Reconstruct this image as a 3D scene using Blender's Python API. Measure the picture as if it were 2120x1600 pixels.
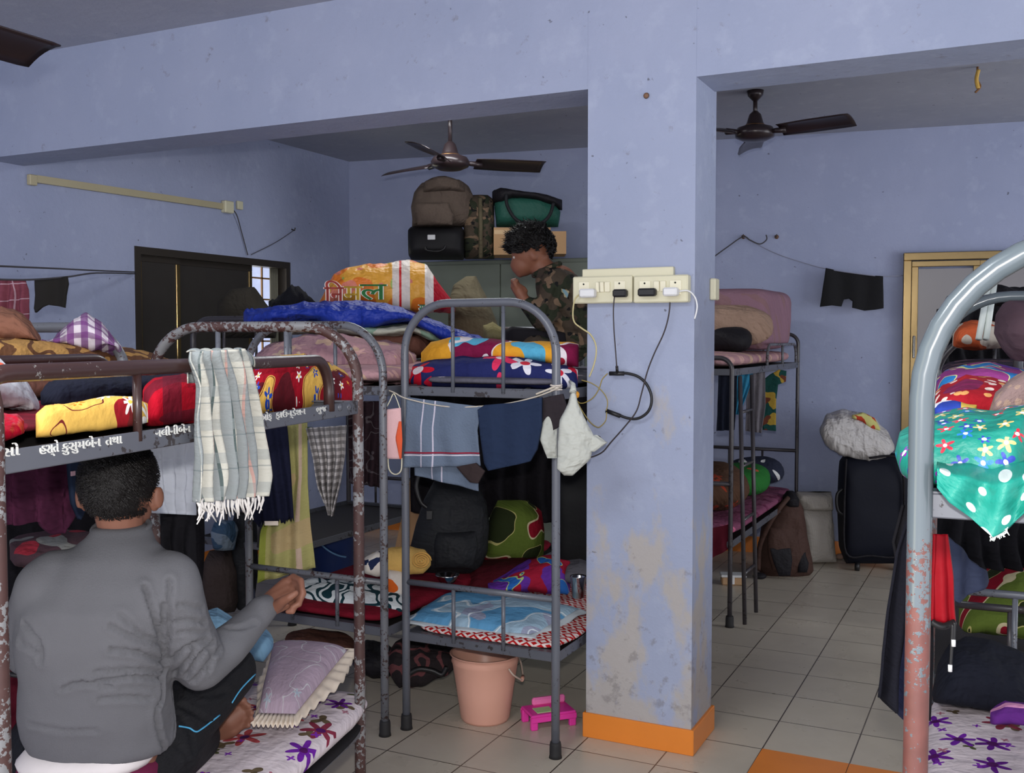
import bpy, math, random
from mathutils import Vector, Matrix, Euler, noise
random.seed(7)
for o in list(bpy.data.objects): bpy.data.objects.remove(o)
C = bpy.context.scene.collection
PI = math.pi

# ------------------------------------------------------------------ camera
F_PX, YAW, PITCH, EYE = 2125.0, math.radians(26.0), math.radians(2.6), 1.6
cam = bpy.data.cameras.new('camera'); camo = bpy.data.objects.new('camera', cam); C.objects.link(camo)
camo.location = (0, 0, EYE); camo.rotation_euler = (PI/2-PITCH, 0, YAW)
cam.sensor_width = 36; cam.sensor_fit = 'HORIZONTAL'; cam.lens = F_PX/2120*36; cam.clip_start = 0.05
sc = bpy.context.scene; sc.camera = camo
sc.view_settings.view_transform = 'Standard'; sc.view_settings.look = 'None'
sc.view_settings.gamma = 1; sc.view_settings.use_curve_mapping = False; sc.view_settings.exposure = 0.08

# ------------------------------------------------------------------ daylight + flash + added fill lights
w = bpy.data.worlds.new('world'); sc.world = w; w.use_nodes = True
nt = w.node_tree; nt.nodes.clear()
out = nt.nodes.new('ShaderNodeOutputWorld'); bg = nt.nodes.new('ShaderNodeBackground')
tc = nt.nodes.new('ShaderNodeTexCoord'); sx = nt.nodes.new('ShaderNodeSeparateXYZ')
nt.links.new(tc.outputs['Generated'], sx.inputs[0])
mr = nt.nodes.new('ShaderNodeMapRange'); mr.inputs[1].default_value = -0.45; mr.inputs[2].default_value = -0.6
mr.inputs[3].default_value = 0; mr.inputs[4].default_value = 1; nt.links.new(sx.outputs['X'], mr.inputs[0])
mx = nt.nodes.new('ShaderNodeMix'); mx.data_type = 'RGBA'
mx.inputs[6].default_value = (0.47, 0.48, 0.53, 1); mx.inputs[7].default_value = (1.0, 0.98, 0.80, 1)
nt.links.new(mr.outputs[0], mx.inputs[0]); nt.links.new(mx.outputs[2], bg.inputs[0])
zz = nt.nodes.new('ShaderNodeMapRange'); zz.inputs[1].default_value = 0.05; zz.inputs[2].default_value = -0.25; zz.inputs[3].default_value = 3.0; zz.inputs[4].default_value = 6.0
nt.links.new(sx.outputs['Z'], zz.inputs[0]); nt.links.new(zz.outputs[0], bg.inputs[1]); nt.links.new(bg.outputs[0], out.inputs[0])   # lower half of the world brightened as added upward fill for ceiling and beam

def lamp(name, kind, loc, power, col, **k):
    l = bpy.data.lights.new(name, kind); l.energy = power; l.color = col
    o = bpy.data.objects.new(name, l); C.objects.link(o); o.location = loc
    for a, b in k.items():
        if a == 'rot': o.rotation_euler = b
        else: setattr(l, a, b)
    return o
# the camera's own flash, just above the lens, aimed a little up
lamp('camera_flash', 'SPOT', (0.0, 0.0, EYE+0.15), 190, (1.0, 0.965, 0.93), rot=(PI/2-0.05, 0, YAW+0.03),
     spot_size=math.radians(120), spot_blend=1.0, shadow_soft_size=0.03)
# added overhead fill under the front room's ceiling, no fixture modelled
lamp('front_fill_light', 'AREA', (-1.6, 0.4, 3.0), 70, (0.93, 0.97, 1.0), rot=(0, 0, 0.3), shape='RECTANGLE', size=1.6, size_y=0.5)

# added fill from the back room's right side, out of frame, no window there
lamp('side_fill_light', 'AREA', (3.3, 5.9, 1.5), 85, (0.93, 0.96, 1.0), rot=(0, PI/2, 0), shape='RECTANGLE', size=2.0, size_y=2.6)
# added fill under the back room's ceiling, hidden behind the beam
lamp('back_fill_light', 'AREA', (-2.9, 5.2, 3.02), 22, (0.95, 0.98, 1.0), rot=(0, 0, 0), shape='RECTANGLE', size=1.3, size_y=0.2)

# ------------------------------------------------------------------ helpers
CY, SY, CP, SP = math.cos(YAW), math.sin(YAW), math.cos(PITCH), math.sin(PITCH)
FW = Vector((-SY*CP, CY*CP, -SP)); RT = Vector((CY, SY, 0)); UP = RT.cross(FW); FH = Vector((-SY, CY, 0))
def P(u, v, x=None, y=None, z=None, d=None, pl=None):
    """a point of the room on the line of sight of pixel (u, v), at a known wall, height or distance"""
    r = FW + RT*((u-1060)/F_PX) - UP*((v-800)/F_PX)
    o = Vector((0, 0, EYE))
    if x is not None: t = x/r.x
    elif y is not None: t = y/r.y
    elif z is not None: t = (z-EYE)/r.z
    elif pl is not None: t = (pl[0]-o).dot(pl[1])/r.dot(pl[1])
    else: t = d
    return o + r*t
def s2l(c):
    c = c/255.0
    return c/12.92 if c <= 0.04045 else ((c+0.055)/1.055)**2.4
def rgb(c, k=1.0): return (min(1, s2l(c[0])*k), min(1, s2l(c[1])*k), min(1, s2l(c[2])*k), 1)
def tag(o, label, cat=None, group=None, kind=None):
    if label: o['label'] = label
    if cat: o['category'] = cat
    if group: o['group'] = group
    if kind: o['kind'] = kind
    return o
OFF = {}
def thing(name, loc, label, cat, group=None):
    o = bpy.data.objects.new(name, None); C.objects.link(o); o.empty_display_size = 0.05
    o.location = loc; OFF[o.name] = Vector(loc); tag(o, label, cat, group); return o

class M:
    """collects shapes that become ONE mesh object"""
    def __init__(s, T=None): s.v = []; s.f = []; s.uv = []; s.T = T or Matrix.Identity(4)
    def add(s, vs, fs, uvs=None):
        b = len(s.v); s.v += [tuple(s.T @ Vector(v)) for v in vs]
        if uvs is None: uvs = [(v[0]+0.35*v[2], v[1]+0.8*v[2]) for v in vs]
        s.f += [tuple(i+b for i in f) for f in fs]
        s.uv += list(uvs)
        return s
    def box(s, c, sz, rz=0, bev=0.0, R=None):
        R = R or Matrix.Rotation(rz, 3, 'Z'); c = Vector(c); hx, hy, hz = sz[0]/2, sz[1]/2, sz[2]/2
        if bev <= 0:
            vs = [c+R@Vector((a*hx, b*hy, d*hz)) for d in (-1, 1) for b in (-1, 1) for a in (-1, 1)]
            fs = [(0,2,3,1),(4,5,7,6),(0,1,5,4),(2,6,7,3),(0,4,6,2),(1,3,7,5)]
            # separate verts per face for crisp uv
            return s.add([tuple(v) for v in vs], fs)
        b = min(bev, hx*.95, hy*.95, hz*.95)
        vs, fs = [], []
        idx = {}
        for a in (-1, 1):
            for bb in (-1, 1):
                for d in (-1, 1):
                    for k in range(3):
                        q = [a*hx, bb*hy, d*hz]
                        for j in range(3):
                            if j != k: q[j] -= (a, bb, d)[j]*b
                        idx[(a, bb, d, k)] = len(vs); vs.append(tuple(c+R@Vector(q)))
        I = idx
        for k in range(3):
            o1, o2 = [(1, 2), (0, 2), (0, 1)][k]
            for sg in (-1, 1):
                q = []
                for (p, r) in ((-1, -1), (1, -1), (1, 1), (-1, 1)):
                    t = [0, 0, 0]; t[k] = sg; t[o1] = p; t[o2] = r; q.append(I[(t[0], t[1], t[2], k)])
                fs.append(tuple(q))
        for k in range(3):
            o1, o2 = [(1, 2), (0, 2), (0, 1)][k]
            for p in (-1, 1):
                for r in (-1, 1):
                    q = []
                    for sg, kk in ((-1, o1), (1, o1), (1, o2), (-1, o2)):
                        t = [0, 0, 0]; t[k] = sg; t[o1] = p; t[o2] = r; q.append(I[(t[0], t[1], t[2], kk)])
                    fs.append(tuple(q))
        for a in (-1, 1):
            for bb in (-1, 1):
                for d in (-1, 1): fs.append((I[(a, bb, d, 0)], I[(a, bb, d, 1)], I[(a, bb, d, 2)]))
        return s.add(vs, fs)
    def tube(s, pts, r, n=10, closed=False, cap=True):
        pts = [Vector(p) for p in pts]; N = len(pts)
        rr = r if isinstance(r, (list, tuple)) else [r]*N
        tg = []
        for i in range(N):
            a = pts[(i-1) % N] if (closed or i > 0) else pts[i]
            b = pts[(i+1) % N] if (closed or i < N-1) else pts[i]
            t = (b-a); tg.append(t.normalized() if t.length > 1e-9 else Vector((0, 0, 1)))
        nrm = tg[0].orthogonal().normalized()
        vs, uv, fs = [], [], []; L = 0
        for i in range(N):
            if i: L += (pts[i]-pts[i-1]).length
            nrm = (nrm - tg[i]*nrm.dot(tg[i]))
            nrm = nrm.normalized() if nrm.length > 1e-6 else tg[i].orthogonal().normalized()
            bn = tg[i].cross(nrm)
            for k in range(n):
                a = 2*PI*k/n
                vs.append(tuple(pts[i]+(nrm*math.cos(a)+bn*math.sin(a))*rr[i])); uv.append((k/n*2*PI*rr[i], L))
        for i in range(N if closed else N-1):
            j = (i+1) % N
            for k in range(n): fs.append((i*n+k, i*n+(k+1) % n, j*n+(k+1) % n, j*n+k))
        if cap and not closed:
            fs.append(tuple(range(n))[::-1]); fs.append(tuple((N-1)*n+k for k in range(n)))
        return s.add(vs, fs, uv)
    def lathe(s, prof, c=(0, 0, 0), R=None, n=28, sq=None):
        R = R or Matrix.Identity(3); c = Vector(c); vs, uv, fs = [], [], []
        for i, (r, z) in enumerate(prof):
            for k in range(n):
                a = 2*PI*k/n; vs.append(tuple(c+R@Vector((r*math.cos(a), r*math.sin(a), z)))); uv.append((k/n*2*PI*0.1, z))
        for i in range(len(prof)-1):
            for k in range(n): fs.append((i*n+k, i*n+(k+1) % n, (i+1)*n+(k+1) % n, (i+1)*n+k))
        if prof[0][0] > 1e-5: fs.append(tuple(range(n))[::-1])
        if prof[-1][0] > 1e-5: fs.append(tuple((len(prof)-1)*n+k for k in range(n)))
        return s.add(vs, fs, uv)
    def grid(s, fn, nu, nv, su=1, sv=1, cu=False, cv=False):
        vs, uv, fs = [], [], []
        for j in range(nv+1):
            for i in range(nu+1):
                vs.append(tuple(fn(i/nu, j/nv))); uv.append((i/nu*su, j/nv*sv))
        for j in range(nv):
            for i in range(nu):
                a = j*(nu+1)+i; fs.append((a, a+1, a+nu+2, a+nu+1))
        return s.add(vs, fs, uv)
    def ell(s, c, r, R=None, e=2.0, n=20, m=14, amp=0, fr=3, seed=0, e2=None):
        """superellipsoid; e>2 gets boxier"""
        R = R or Matrix.Identity(3); c = Vector(c); e2 = e2 or e
        def sp(x, p): return math.copysign(abs(x)**(2.0/p), x)
        vs, uv, fs = [], [], []
        for j in range(m+1):
            th = -PI/2+PI*j/m
            for i in range(n):
                ph = 2*PI*i/n
                q = Vector((sp(math.cos(th), e2)*sp(math.cos(ph), e)*r[0], sp(math.cos(th), e2)*sp(math.sin(ph), e)*r[1], sp(math.sin(th), e2)*r[2]))
                if amp:
                    h = noise.noise((q+Vector((seed*7.1, seed*3.3, 1)))*fr)+0.5*noise.noise((q+Vector((seed, 5, seed)))*fr*2.3)
                    q *= 1+amp*h/max(0.02, q.length)
                vs.append(tuple(c+R@q)); uv.append((q.x+0.35*q.z, q.y+0.8*q.z))
        for j in range(m):
            for i in range(n): fs.append((j*n+i, j*n+(i+1) % n, (j+1)*n+(i+1) % n, (j+1)*n+i))
        return s.add(vs, fs, uv)
    def prism(s, poly, org, ax, ay, th):
        org, ax, ay = Vector(org), Vector(ax), Vector(ay); nz = ax.cross(ay).normalized(); n = len(poly)
        vs = [tuple(org+ax*p[0]+ay*p[1]+nz*k*th) for k in (0, 1) for p in poly]
        uv = [p for k in (0, 1) for p in poly]
        fs = [tuple(range(n))[::-1], tuple(range(n, 2*n))]+[(i, (i+1) % n, n+(i+1) % n, n+i) for i in range(n)]
        return s.add(vs, fs, uv)
def rotm(*e): return Euler(e).to_matrix()
def obj(name, m, mat, parent=None, smooth=True, solid=0, sub=0, weld=False):
    me = bpy.data.meshes.new(name); top = parent is None; base = Vector((0, 0, 0))
    vs = m.v
    if top:
        xs = [v[0] for v in vs]; ys = [v[1] for v in vs]; zs = [v[2] for v in vs]
        base = Vector(((min(xs)+max(xs))/2, (min(ys)+max(ys))/2, min(zs)))
        vs = [(v[0]-base.x, v[1]-base.y, v[2]-base.z) for v in vs]
    me.from_pydata(vs, [], m.f)
    ul = me.uv_layers.new(name='UVMap'); buf = []
    for f in m.f:
        for i in f: buf += list(m.uv[i])[:2]
    ul.data.foreach_set('uv', buf)
    if smooth: me.polygons.foreach_set('use_smooth', [True]*len(me.polygons))
    me.materials.append(mat); me.update(); me.validate()
    o = bpy.data.objects.new(name, me); C.objects.link(o)
    if smooth == 'auto':
        me.set_sharp_from_angle(angle=math.radians(38))
    if solid:
        md = o.modifiers.new('thickness', 'SOLIDIFY'); md.thickness = solid; md.offset = 0
    if sub:
        md = o.modifiers.new('smooth', 'SUBSURF'); md.levels = sub; md.render_levels = sub
    if top: o.location = base; OFF[o.name] = base
    else:
        o.parent = parent; off = OFF.get(parent.name, Vector((0, 0, 0)))
        o.matrix_parent_inverse = Matrix.Translation(-off)
        OFF[o.name] = Vector((0, 0, 0))
    return o
def one(name, m, mat, label, cat, group=None, **k):
    return tag(obj(name, m, mat, None, **k), label, cat, group)
def struct(name, m, mat, parent=None, **k):
    k.setdefault('smooth', False)
    o = obj(name, m, mat, parent, **k)
    if parent is None: o['kind'] = 'structure'
    return o
def lerp(pl, v, k):
    """pl: list of (a, b); value b at a=v (k picks which coordinate is the key)"""
    kk = 1-k
    if v <= pl[0][k]: return pl[0][kk]
    for a, b in zip(pl, pl[1:]):
        if v <= b[k]:
            t = (v-a[k])/max(1e-6, b[k]-a[k]); return a[kk]*(1-t)+b[kk]*t
    return pl[-1][kk]
def fnz(p, f, seed=0): return noise.noise(Vector((p[0]*f+seed*3.7, p[1]*f+seed*1.3, p[2]*f-seed)))
def cat(pl):  # smooth a polyline
    o = []
    n = len(pl)
    for i in range(n-1):
        p0, p1, p2, p3 = [Vector(pl[max(0, min(n-1, i+j))]) for j in (-1, 0, 1, 2)]
        for k in range(6):
            t = k/6; o.append(0.5*((2*p1)+(p2-p0)*t+(2*p0-5*p1+4*p2-p3)*t*t+(3*p1-p0-3*p2+p3)*t*t*t))
    o.append(Vector(pl[-1])); return o
# solid body whose side outline runs along left and right edges (heights v), depth thick
def upright(L, R, d, thick, e=2.6, nv=44, n=44, amp=0.01, fr=5, seed=0, tilt=0, round_end=0.5):
    m = M(); v0, v1 = L[0][1], L[-1][1]; vs, uv, fs = [], [], []
    ac = 0
    for j in range(nv+1):
        s = j/nv; s2 = 0.5-0.5*math.cos(PI*s); v = v0+(v1-v0)*s2
        a, b = lerp(L, v, 1), lerp(R, v, 1)
        dd = d+tilt*s2
        pa, pb = P(a, v, d=dd), P(b, v, d=dd); c = (pa+pb)/2; hw = (pb-pa).length/2
        q = abs(2*s2-1); t = thick/2*(max(0, 1-q**4)**round_end)
        t = min(t, max(hw*1.6, 0.002))
        if j in (0, nv): t = min(t, 0.01)
        for i in range(n):
            ph = 2*PI*i/n
            x = math.copysign(abs(math.cos(ph))**(2/e), math.cos(ph)); y = math.copysign(abs(math.sin(ph))**(2/e), math.sin(ph))
            pt = c+RT*(x*hw)+FH*(y*t)
            if amp:
                h = fnz(pt, fr, seed)+0.5*fnz(pt, fr*2.2, seed+2)+0.55*(0.35-abs(fnz((pt.x, pt.y, pt.z*0.6), fr*2.6, seed+5))*1.6); pt += (FH*(y)+RT*x*0.3)*amp*h
            vs.append(tuple(pt)); uv.append((x*hw+y*t*0.8, -(v-v0)*d/F_PX))
    for j in range(nv):
        for i in range(n): fs.append((j*n+i, (j+1)*n+i, (j+1)*n+(i+1) % n, j*n+(i+1) % n))
    fs.append(tuple(range(n))); fs.append(tuple(nv*n+i for i in range(n))[::-1])
    return m.add(vs, fs, uv)
# the same lying down: top and bottom outline, distance d (or from d[0] to d[1]), depth thick
def lying(T, B, d, thick, e=2.6, nu=64, n=36, amp=0.012, fr=5, seed=0, ends=1.0, flat=0):
    m = M(); u0, u1 = T[0][0], T[-1][0]; vs, uv, fs = [], [], []
    if not callable(d) and not isinstance(d, (tuple, list)): d = (d, d)
    run = 0; prev = None
    for j in range(nu+1):
        s = j/nu; s2 = (0.5-0.5*math.cos(PI*s))*0.6+s*0.4; u = u0+(u1-u0)*s2
        a, b = lerp(T, u, 0), lerp(B, u, 0); dd = d(u) if callable(d) else d[0]+(d[1]-d[0])*s2
        pa, pb = P(u, a, d=dd), P(u, b, d=dd); c = (pa+pb)/2; hh = (pa.z-pb.z)/2
        q = abs(2*s2-1); t = thick/2*(max(0, 1-q**6)**(0.5*ends))
        if j in (0, nu): t = min(t, 0.012)
        if prev: run += (c-prev).length
        prev = c
        nr = Vector((c.x, c.y, 0)).normalized()
        for i in range(n):
            ph = 2*PI*i/n
            y = math.copysign(abs(math.cos(ph))**(2/e), math.cos(ph)); z = math.copysign(abs(math.sin(ph))**(2/e), math.sin(ph))
            pt = c+nr*(y*t)+Vector((0, 0, z*hh))
            if amp:
                h = fnz(pt, fr, seed)+0.5*fnz(pt, fr*2.2, seed+2)+0.55*(0.35-abs(fnz((pt.x, pt.y, pt.z*0.6), fr*2.6, seed+5))*1.6); pt += (nr*y*0.7+Vector((0, 0, max(z, 0) if flat else z)))*amp*h
            vs.append(tuple(pt)); uv.append((run, z*hh+y*t*0.8))
    for j in range(nu):
        for i in range(n): fs.append((j*n+i, j*n+(i+1) % n, (j+1)*n+(i+1) % n, (j+1)*n+i))
    fs.append(tuple(range(n))[::-1]); fs.append(tuple(nu*n+i for i in range(n)))
    return m.add(vs, fs, uv)
# cloth hanging in a real upright plane pl=(point, normal) or at distance d
def cloth(L, R, d=None, pl=None, folds=6, amp=0.015, nu=40, nv=30, seed=0, grow=0.3, rag=0):
    m = M(); v0 = min(L[0][1], R[0][1])
    def fn(s, t):
        la, lb = L[0][1], L[-1][1]; ra, rb = R[0][1], R[-1][1]
        vl = la+(lb-la)*t; vr = ra+(rb-ra)*t
        ul, ur = lerp(L, vl, 1), lerp(R, vr, 1)
        u = ul+(ur-ul)*s; v = vl+(vr-vl)*s
        if rag and t > 0.98: v += rag*(fnz((s*30, seed, 0), 1, seed))
        p = P(u, v, d=d) if pl is None else P(u, v, pl=pl)
        nr = pl[1] if pl is not None else FH
        k = amp*(grow+(1-grow)*t)
        ph = folds*2*PI*(s+0.06*math.sin(3*t+seed))
        return p+nr*(k*math.sin(ph)+k*0.8*noise.noise(Vector((s*folds*0.9, t*3, seed*5.0))))
    wd = (fn(1, 0.3)-fn(0, 0.3)).length; ht = (fn(0.5, 1)-fn(0.5, 0)).length
    return m.grid(fn, nu, nv, wd, -ht)

# ------------------------------------------------------------------ materials
class NT:
    def __init__(s, name, rough=0.8, spec=0.3, metal=0.0):
        s.m = bpy.data.materials.new(name); s.m.use_nodes = True; s.t = s.m.node_tree; s.n = s.t.nodes
        s.b = s.n['Principled BSDF']; s.b.inputs['Roughness'].default_value = rough
        s.b.inputs['Specular IOR Level'].default_value = spec; s.b.inputs['Metallic'].default_value = metal
        s.tc = s.n.new('ShaderNodeTexCoord')
    def L(s, a, b): s.t.links.new(a, b)
    def math(s, op, a, b=None, c=None):
        n = s.n.new('ShaderNodeMath'); n.operation = op
        for i, q in enumerate((a, b, c)):
            if q is None: continue
            if isinstance(q, (int, float)): n.inputs[i].default_value = q
            else: s.L(q, n.inputs[i])
        return n.outputs[0]
    def noise(s, vec, scale, det=3, rough=0.5):
        n = s.n.new('ShaderNodeTexNoise'); n.inputs['Scale'].default_value = scale; n.inputs['Detail'].default_value = det
        n.inputs['Roughness'].default_value = rough; s.L(vec, n.inputs['Vector']); return n.outputs[0]
    def map(s, vec, loc=(0, 0, 0), sc=(1, 1, 1), rot=(0, 0, 0)):
        n = s.n.new('ShaderNodeMapping'); n.inputs['Location'].default_value = loc; n.inputs['Scale'].default_value = sc
        n.inputs['Rotation'].default_value = rot; s.L(vec, n.inputs['Vector']); return n.outputs[0]
    def mix(s, f, a, b):
        n = s.n.new('ShaderNodeMix'); n.data_type = 'RGBA'
        if isinstance(f, (int, float)): n.inputs[0].default_value = f
        else: s.L(f, n.inputs[0])
        for q, i in ((a, 6), (b, 7)):
            if isinstance(q, tuple): n.inputs[i].default_value = q
            else: s.L(q, n.inputs[i])
        return n.outputs[2]
    def sstep(s, x, a, b):
        n = s.n.new('ShaderNodeMapRange'); n.inputs[1].default_value = a; n.inputs[2].default_value = b; s.L(x, n.inputs[0]); return n.outputs[0]
    def sep(s, v):
        n = s.n.new('ShaderNodeSeparateXYZ'); s.L(v, n.inputs[0]); return n.outputs
    def bump(s, h, st, dist=0.01):
        n = s.n.new('ShaderNodeBump'); n.inputs['Strength'].default_value = st; n.inputs['Distance'].default_value = dist
        s.L(h, n.inputs['Height']); s.L(n.outputs[0], s.b.inputs['Normal'])
def ramp(g, fac, cols, const=True):
    r = g.n.new('ShaderNodeValToRGB'); cr = r.color_ramp
    if const: cr.interpolation = 'CONSTANT'
    n = len(cols)
    cr.elements[0].position = 0; cr.elements[0].color = cols[0]
    cr.elements[1].position = (n-1)/n if const else 1; cr.elements[1].color = cols[-1]
    for i in range(1, n-1):
        e = cr.elements.new(i/n if const else i/(n-1)); e.color = cols[i]
    g.L(fac, r.inputs[0]); return r.outputs[0]
def fab(name, base, layers=(), rough=0.9, spec=0.15, bump=0.25, bs=60, mott=0.12, k=1.0, obj_space=False, fold=0.0, sheen=0):
    """fabric: base colour with printed layers; all patterns live in cloth (uv, metres)"""
    g = NT(name, rough, spec); uv = g.tc.outputs['Object' if obj_space else 'UV']
    col = rgb(base, k)
    n0 = g.noise(uv, 9, 3); cur = g.mix(g.math('MULTIPLY', n0, mott*2), col, tuple(c*0.55 for c in col[:3])+(1,))
    sx = g.sep(uv)
    for L in layers:
        kind = L[0]
        if kind == 'stripe':   # axis, period, lo, hi, colour
            t = g.math('FRACT', g.math('DIVIDE', g.math('ADD', sx[L[1]], 50.0), L[2]))
            mk = g.math('MULTIPLY', g.math('GREATER_THAN', t, L[3]), g.math('LESS_THAN', t, L[4]))
            op = L[6] if len(L) > 6 else 1.0
            cur = g.mix(g.math('MULTIPLY', mk, op), cur, rgb(L[5], k))
        elif kind == 'band':
            mk = g.math('MULTIPLY', g.math('GREATER_THAN', sx[L[1]], L[2]), g.math('LESS_THAN', sx[L[1]], L[3]))
            cur = g.mix(mk, cur, rgb(L[4], k))
        elif kind == 'flower':  # cells per metre, radius m, petals, colours, centre, density, seed
            _, sc_, R, n, cols, cc, dens, seed = L
            mp = g.map(uv, (seed*1.37, seed*0.71, 0))
            dn = g.n.new('ShaderNodeTexNoise'); dn.inputs['Scale'].default_value = 0.55/max(R, 0.01); dn.inputs['Detail'].default_value = 2; g.L(uv, dn.inputs['Vector'])
            da = g.n.new('ShaderNodeVectorMath'); da.operation = 'MULTIPLY_ADD'; g.L(dn.outputs[1], da.inputs[0]); da.inputs[1].default_value = (R*0.5*(n > 0),)*3; g.L(mp, da.inputs[2]); mp = da.outputs[0]
            v = g.n.new('ShaderNodeTexVoronoi'); v.voronoi_dimensions = '2D'
            v.inputs['Scale'].default_value = sc_; v.inputs['Randomness'].default_value = 0.75; g.L(mp, v.inputs['Vector'])
            sb = g.n.new('ShaderNodeVectorMath'); sb.operation = 'SUBTRACT'; g.L(mp, sb.inputs[0]); g.L(v.outputs['Position'], sb.inputs[1])
            q = g.sep(sb.outputs[0]); ln = g.n.new('ShaderNodeVectorMath'); ln.operation = 'LENGTH'
            cb = g.n.new('ShaderNodeCombineXYZ'); g.L(q[0], cb.inputs[0]); g.L(q[1], cb.inputs[1]); g.L(cb.outputs[0], ln.inputs[0])
            r = ln.outputs['Value']; cs = g.sep(v.outputs['Color'])
            ang = g.math('ADD', g.math('ARCTAN2', q[1], q[0]), g.math('MULTIPLY', cs[2], 6.28))
            pet = g.math('ADD', 0.66, g.math('MULTIPLY', g.math('COSINE', g.math('MULTIPLY', ang, float(n))), 0.34))
            if n == 0: pet = 1.0
            rad = g.math('MULTIPLY', pet, g.math('MULTIPLY', g.math('ADD', 0.7, g.math('MULTIPLY', cs[1], 0.5)), R))
            mk = g.math('MULTIPLY', g.math('LESS_THAN', r, rad), g.math('LESS_THAN', cs[0], dens))
            fc = ramp(g, g.math('FRACT', g.math('MULTIPLY', cs[1], 7.3)), [rgb(c, k) for c in cols]) if len(cols) > 1 else rgb(cols[0], k)
            cur = g.mix(mk, cur, fc)
            if cc:
                mk2 = g.math('MULTIPLY', g.math('LESS_THAN', r, R*0.27), g.math('LESS_THAN', cs[0], dens))
                cur = g.mix(mk2, cur, rgb(cc, k))
        elif kind == 'blotch':  # scale, threshold, colour, seed
            nn = g.noise(g.map(uv, (L[4]*3.1, L[4], 0)), L[1], 1.5, 0.4)
            cur = g.mix(g.math('GREATER_THAN', nn, L[2]), cur, rgb(L[3], k))
        elif kind == 'ring':  # contour lines of the same noise
            nn = g.noise(g.map(uv, (L[5]*3.1, L[5], 0)), L[1], 1.5, 0.4)
            mk = g.math('MULTIPLY', g.math('GREATER_THAN', nn, L[2]), g.math('LESS_THAN', nn, L[3]))
            cur = g.mix(mk, cur, rgb(L[4], k))
        elif kind == 'diamond':  # period, colour
            a = g.math('ABSOLUTE', g.math('SUBTRACT', g.math('FRACT', g.math('DIVIDE', sx[0], L[1])), 0.5))
            b = g.math('ABSOLUTE', g.math('SUBTRACT', g.math('FRACT', g.math('DIVIDE', sx[1], L[1])), 0.5))
            t = g.math('FRACT', g.math('MULTIPLY', g.math('ADD', a, b), 2.0))
            cur = g.mix(g.math('GREATER_THAN', t, 0.52), cur, rgb(L[2], k))
    g.L(cur, g.b.inputs['Base Color'])
    h = g.noise(uv, bs, 3)
    if fold:
        h2 = g.noise(g.map(uv, sc=(1, 0.45, 1), rot=(0, 0, 0.5)), 8, 3, 0.62); h3 = g.math('ABSOLUTE', g.math('SUBTRACT', g.noise(g.map(uv, rot=(0, 0, -0.4), sc=(0.6, 1, 1)), 5.5, 4, 0.6), 0.5))
        h = g.math('ADD', g.math('MULTIPLY', h, 0.05), g.math('MULTIPLY', g.math('ADD', h2, g.math('MULTIPLY', h3, -1.6)), fold))
        g.bump(h, 1.0, 0.055)
    else: g.bump(h, bump, 0.004)
    if sheen: g.b.inputs['Sheen Weight'].default_value = sheen
    return g.m
def plain(name, c, rough=0.5, spec=0.4, metal=0, k=1.0, mott=0.1, bs=25, bump=0.05):
    g = NT(name, rough, spec, metal); cc = rgb(c, k)
    n0 = g.noise(g.tc.outputs['Object'], 8, 4)
    g.L(g.mix(g.math('MULTIPLY', n0, mott*2), cc, tuple(q*0.5 for q in cc[:3])+(1,)), g.b.inputs['Base Color'])
    g.bump(g.noise(g.tc.outputs['Object'], bs, 3), bump, 0.005); return g.m
def painted(name, paint, rust, amt, scale=45, zr=None, rough=0.32, spec=0.5):
    """painted tube with paint chipped down to brown undercoat; amt 0..1, or low down only (zr)"""
    g = NT(name, rough, spec); ob = g.n.new('ShaderNodeNewGeometry').outputs['Position']
    n1 = g.noise(ob, scale, 4, 0.62); n2 = g.noise(ob, scale*0.13, 2)
    f = g.math('ADD', g.math('MULTIPLY', n1, 0.6), g.math('MULTIPLY', n2, 0.4))
    th = 0.72-amt*0.42
    if zr:
        z = g.sep(ob)[2]; f = g.math('ADD', f, g.math('MULTIPLY', g.sstep(z, zr[0], zr[1]), zr[2]))
    mk = g.sstep(f, th, th+0.015)
    p = g.mix(g.noise(ob, 6, 3), rgb(paint), rgb(paint, 0.72))
    g.L(g.mix(mk, p, g.mix(g.noise(ob, 30, 3), rgb(rust), rgb(rust, 0.45))), g.b.inputs['Base Color'])
    g.L(g.math('ADD', rough, g.math('MULTIPLY', mk, 0.3)), g.b.inputs['Roughness'])
    g.bump(g.math('MULTIPLY', mk, -1.0), 0.3, 0.003); return g.m

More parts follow.
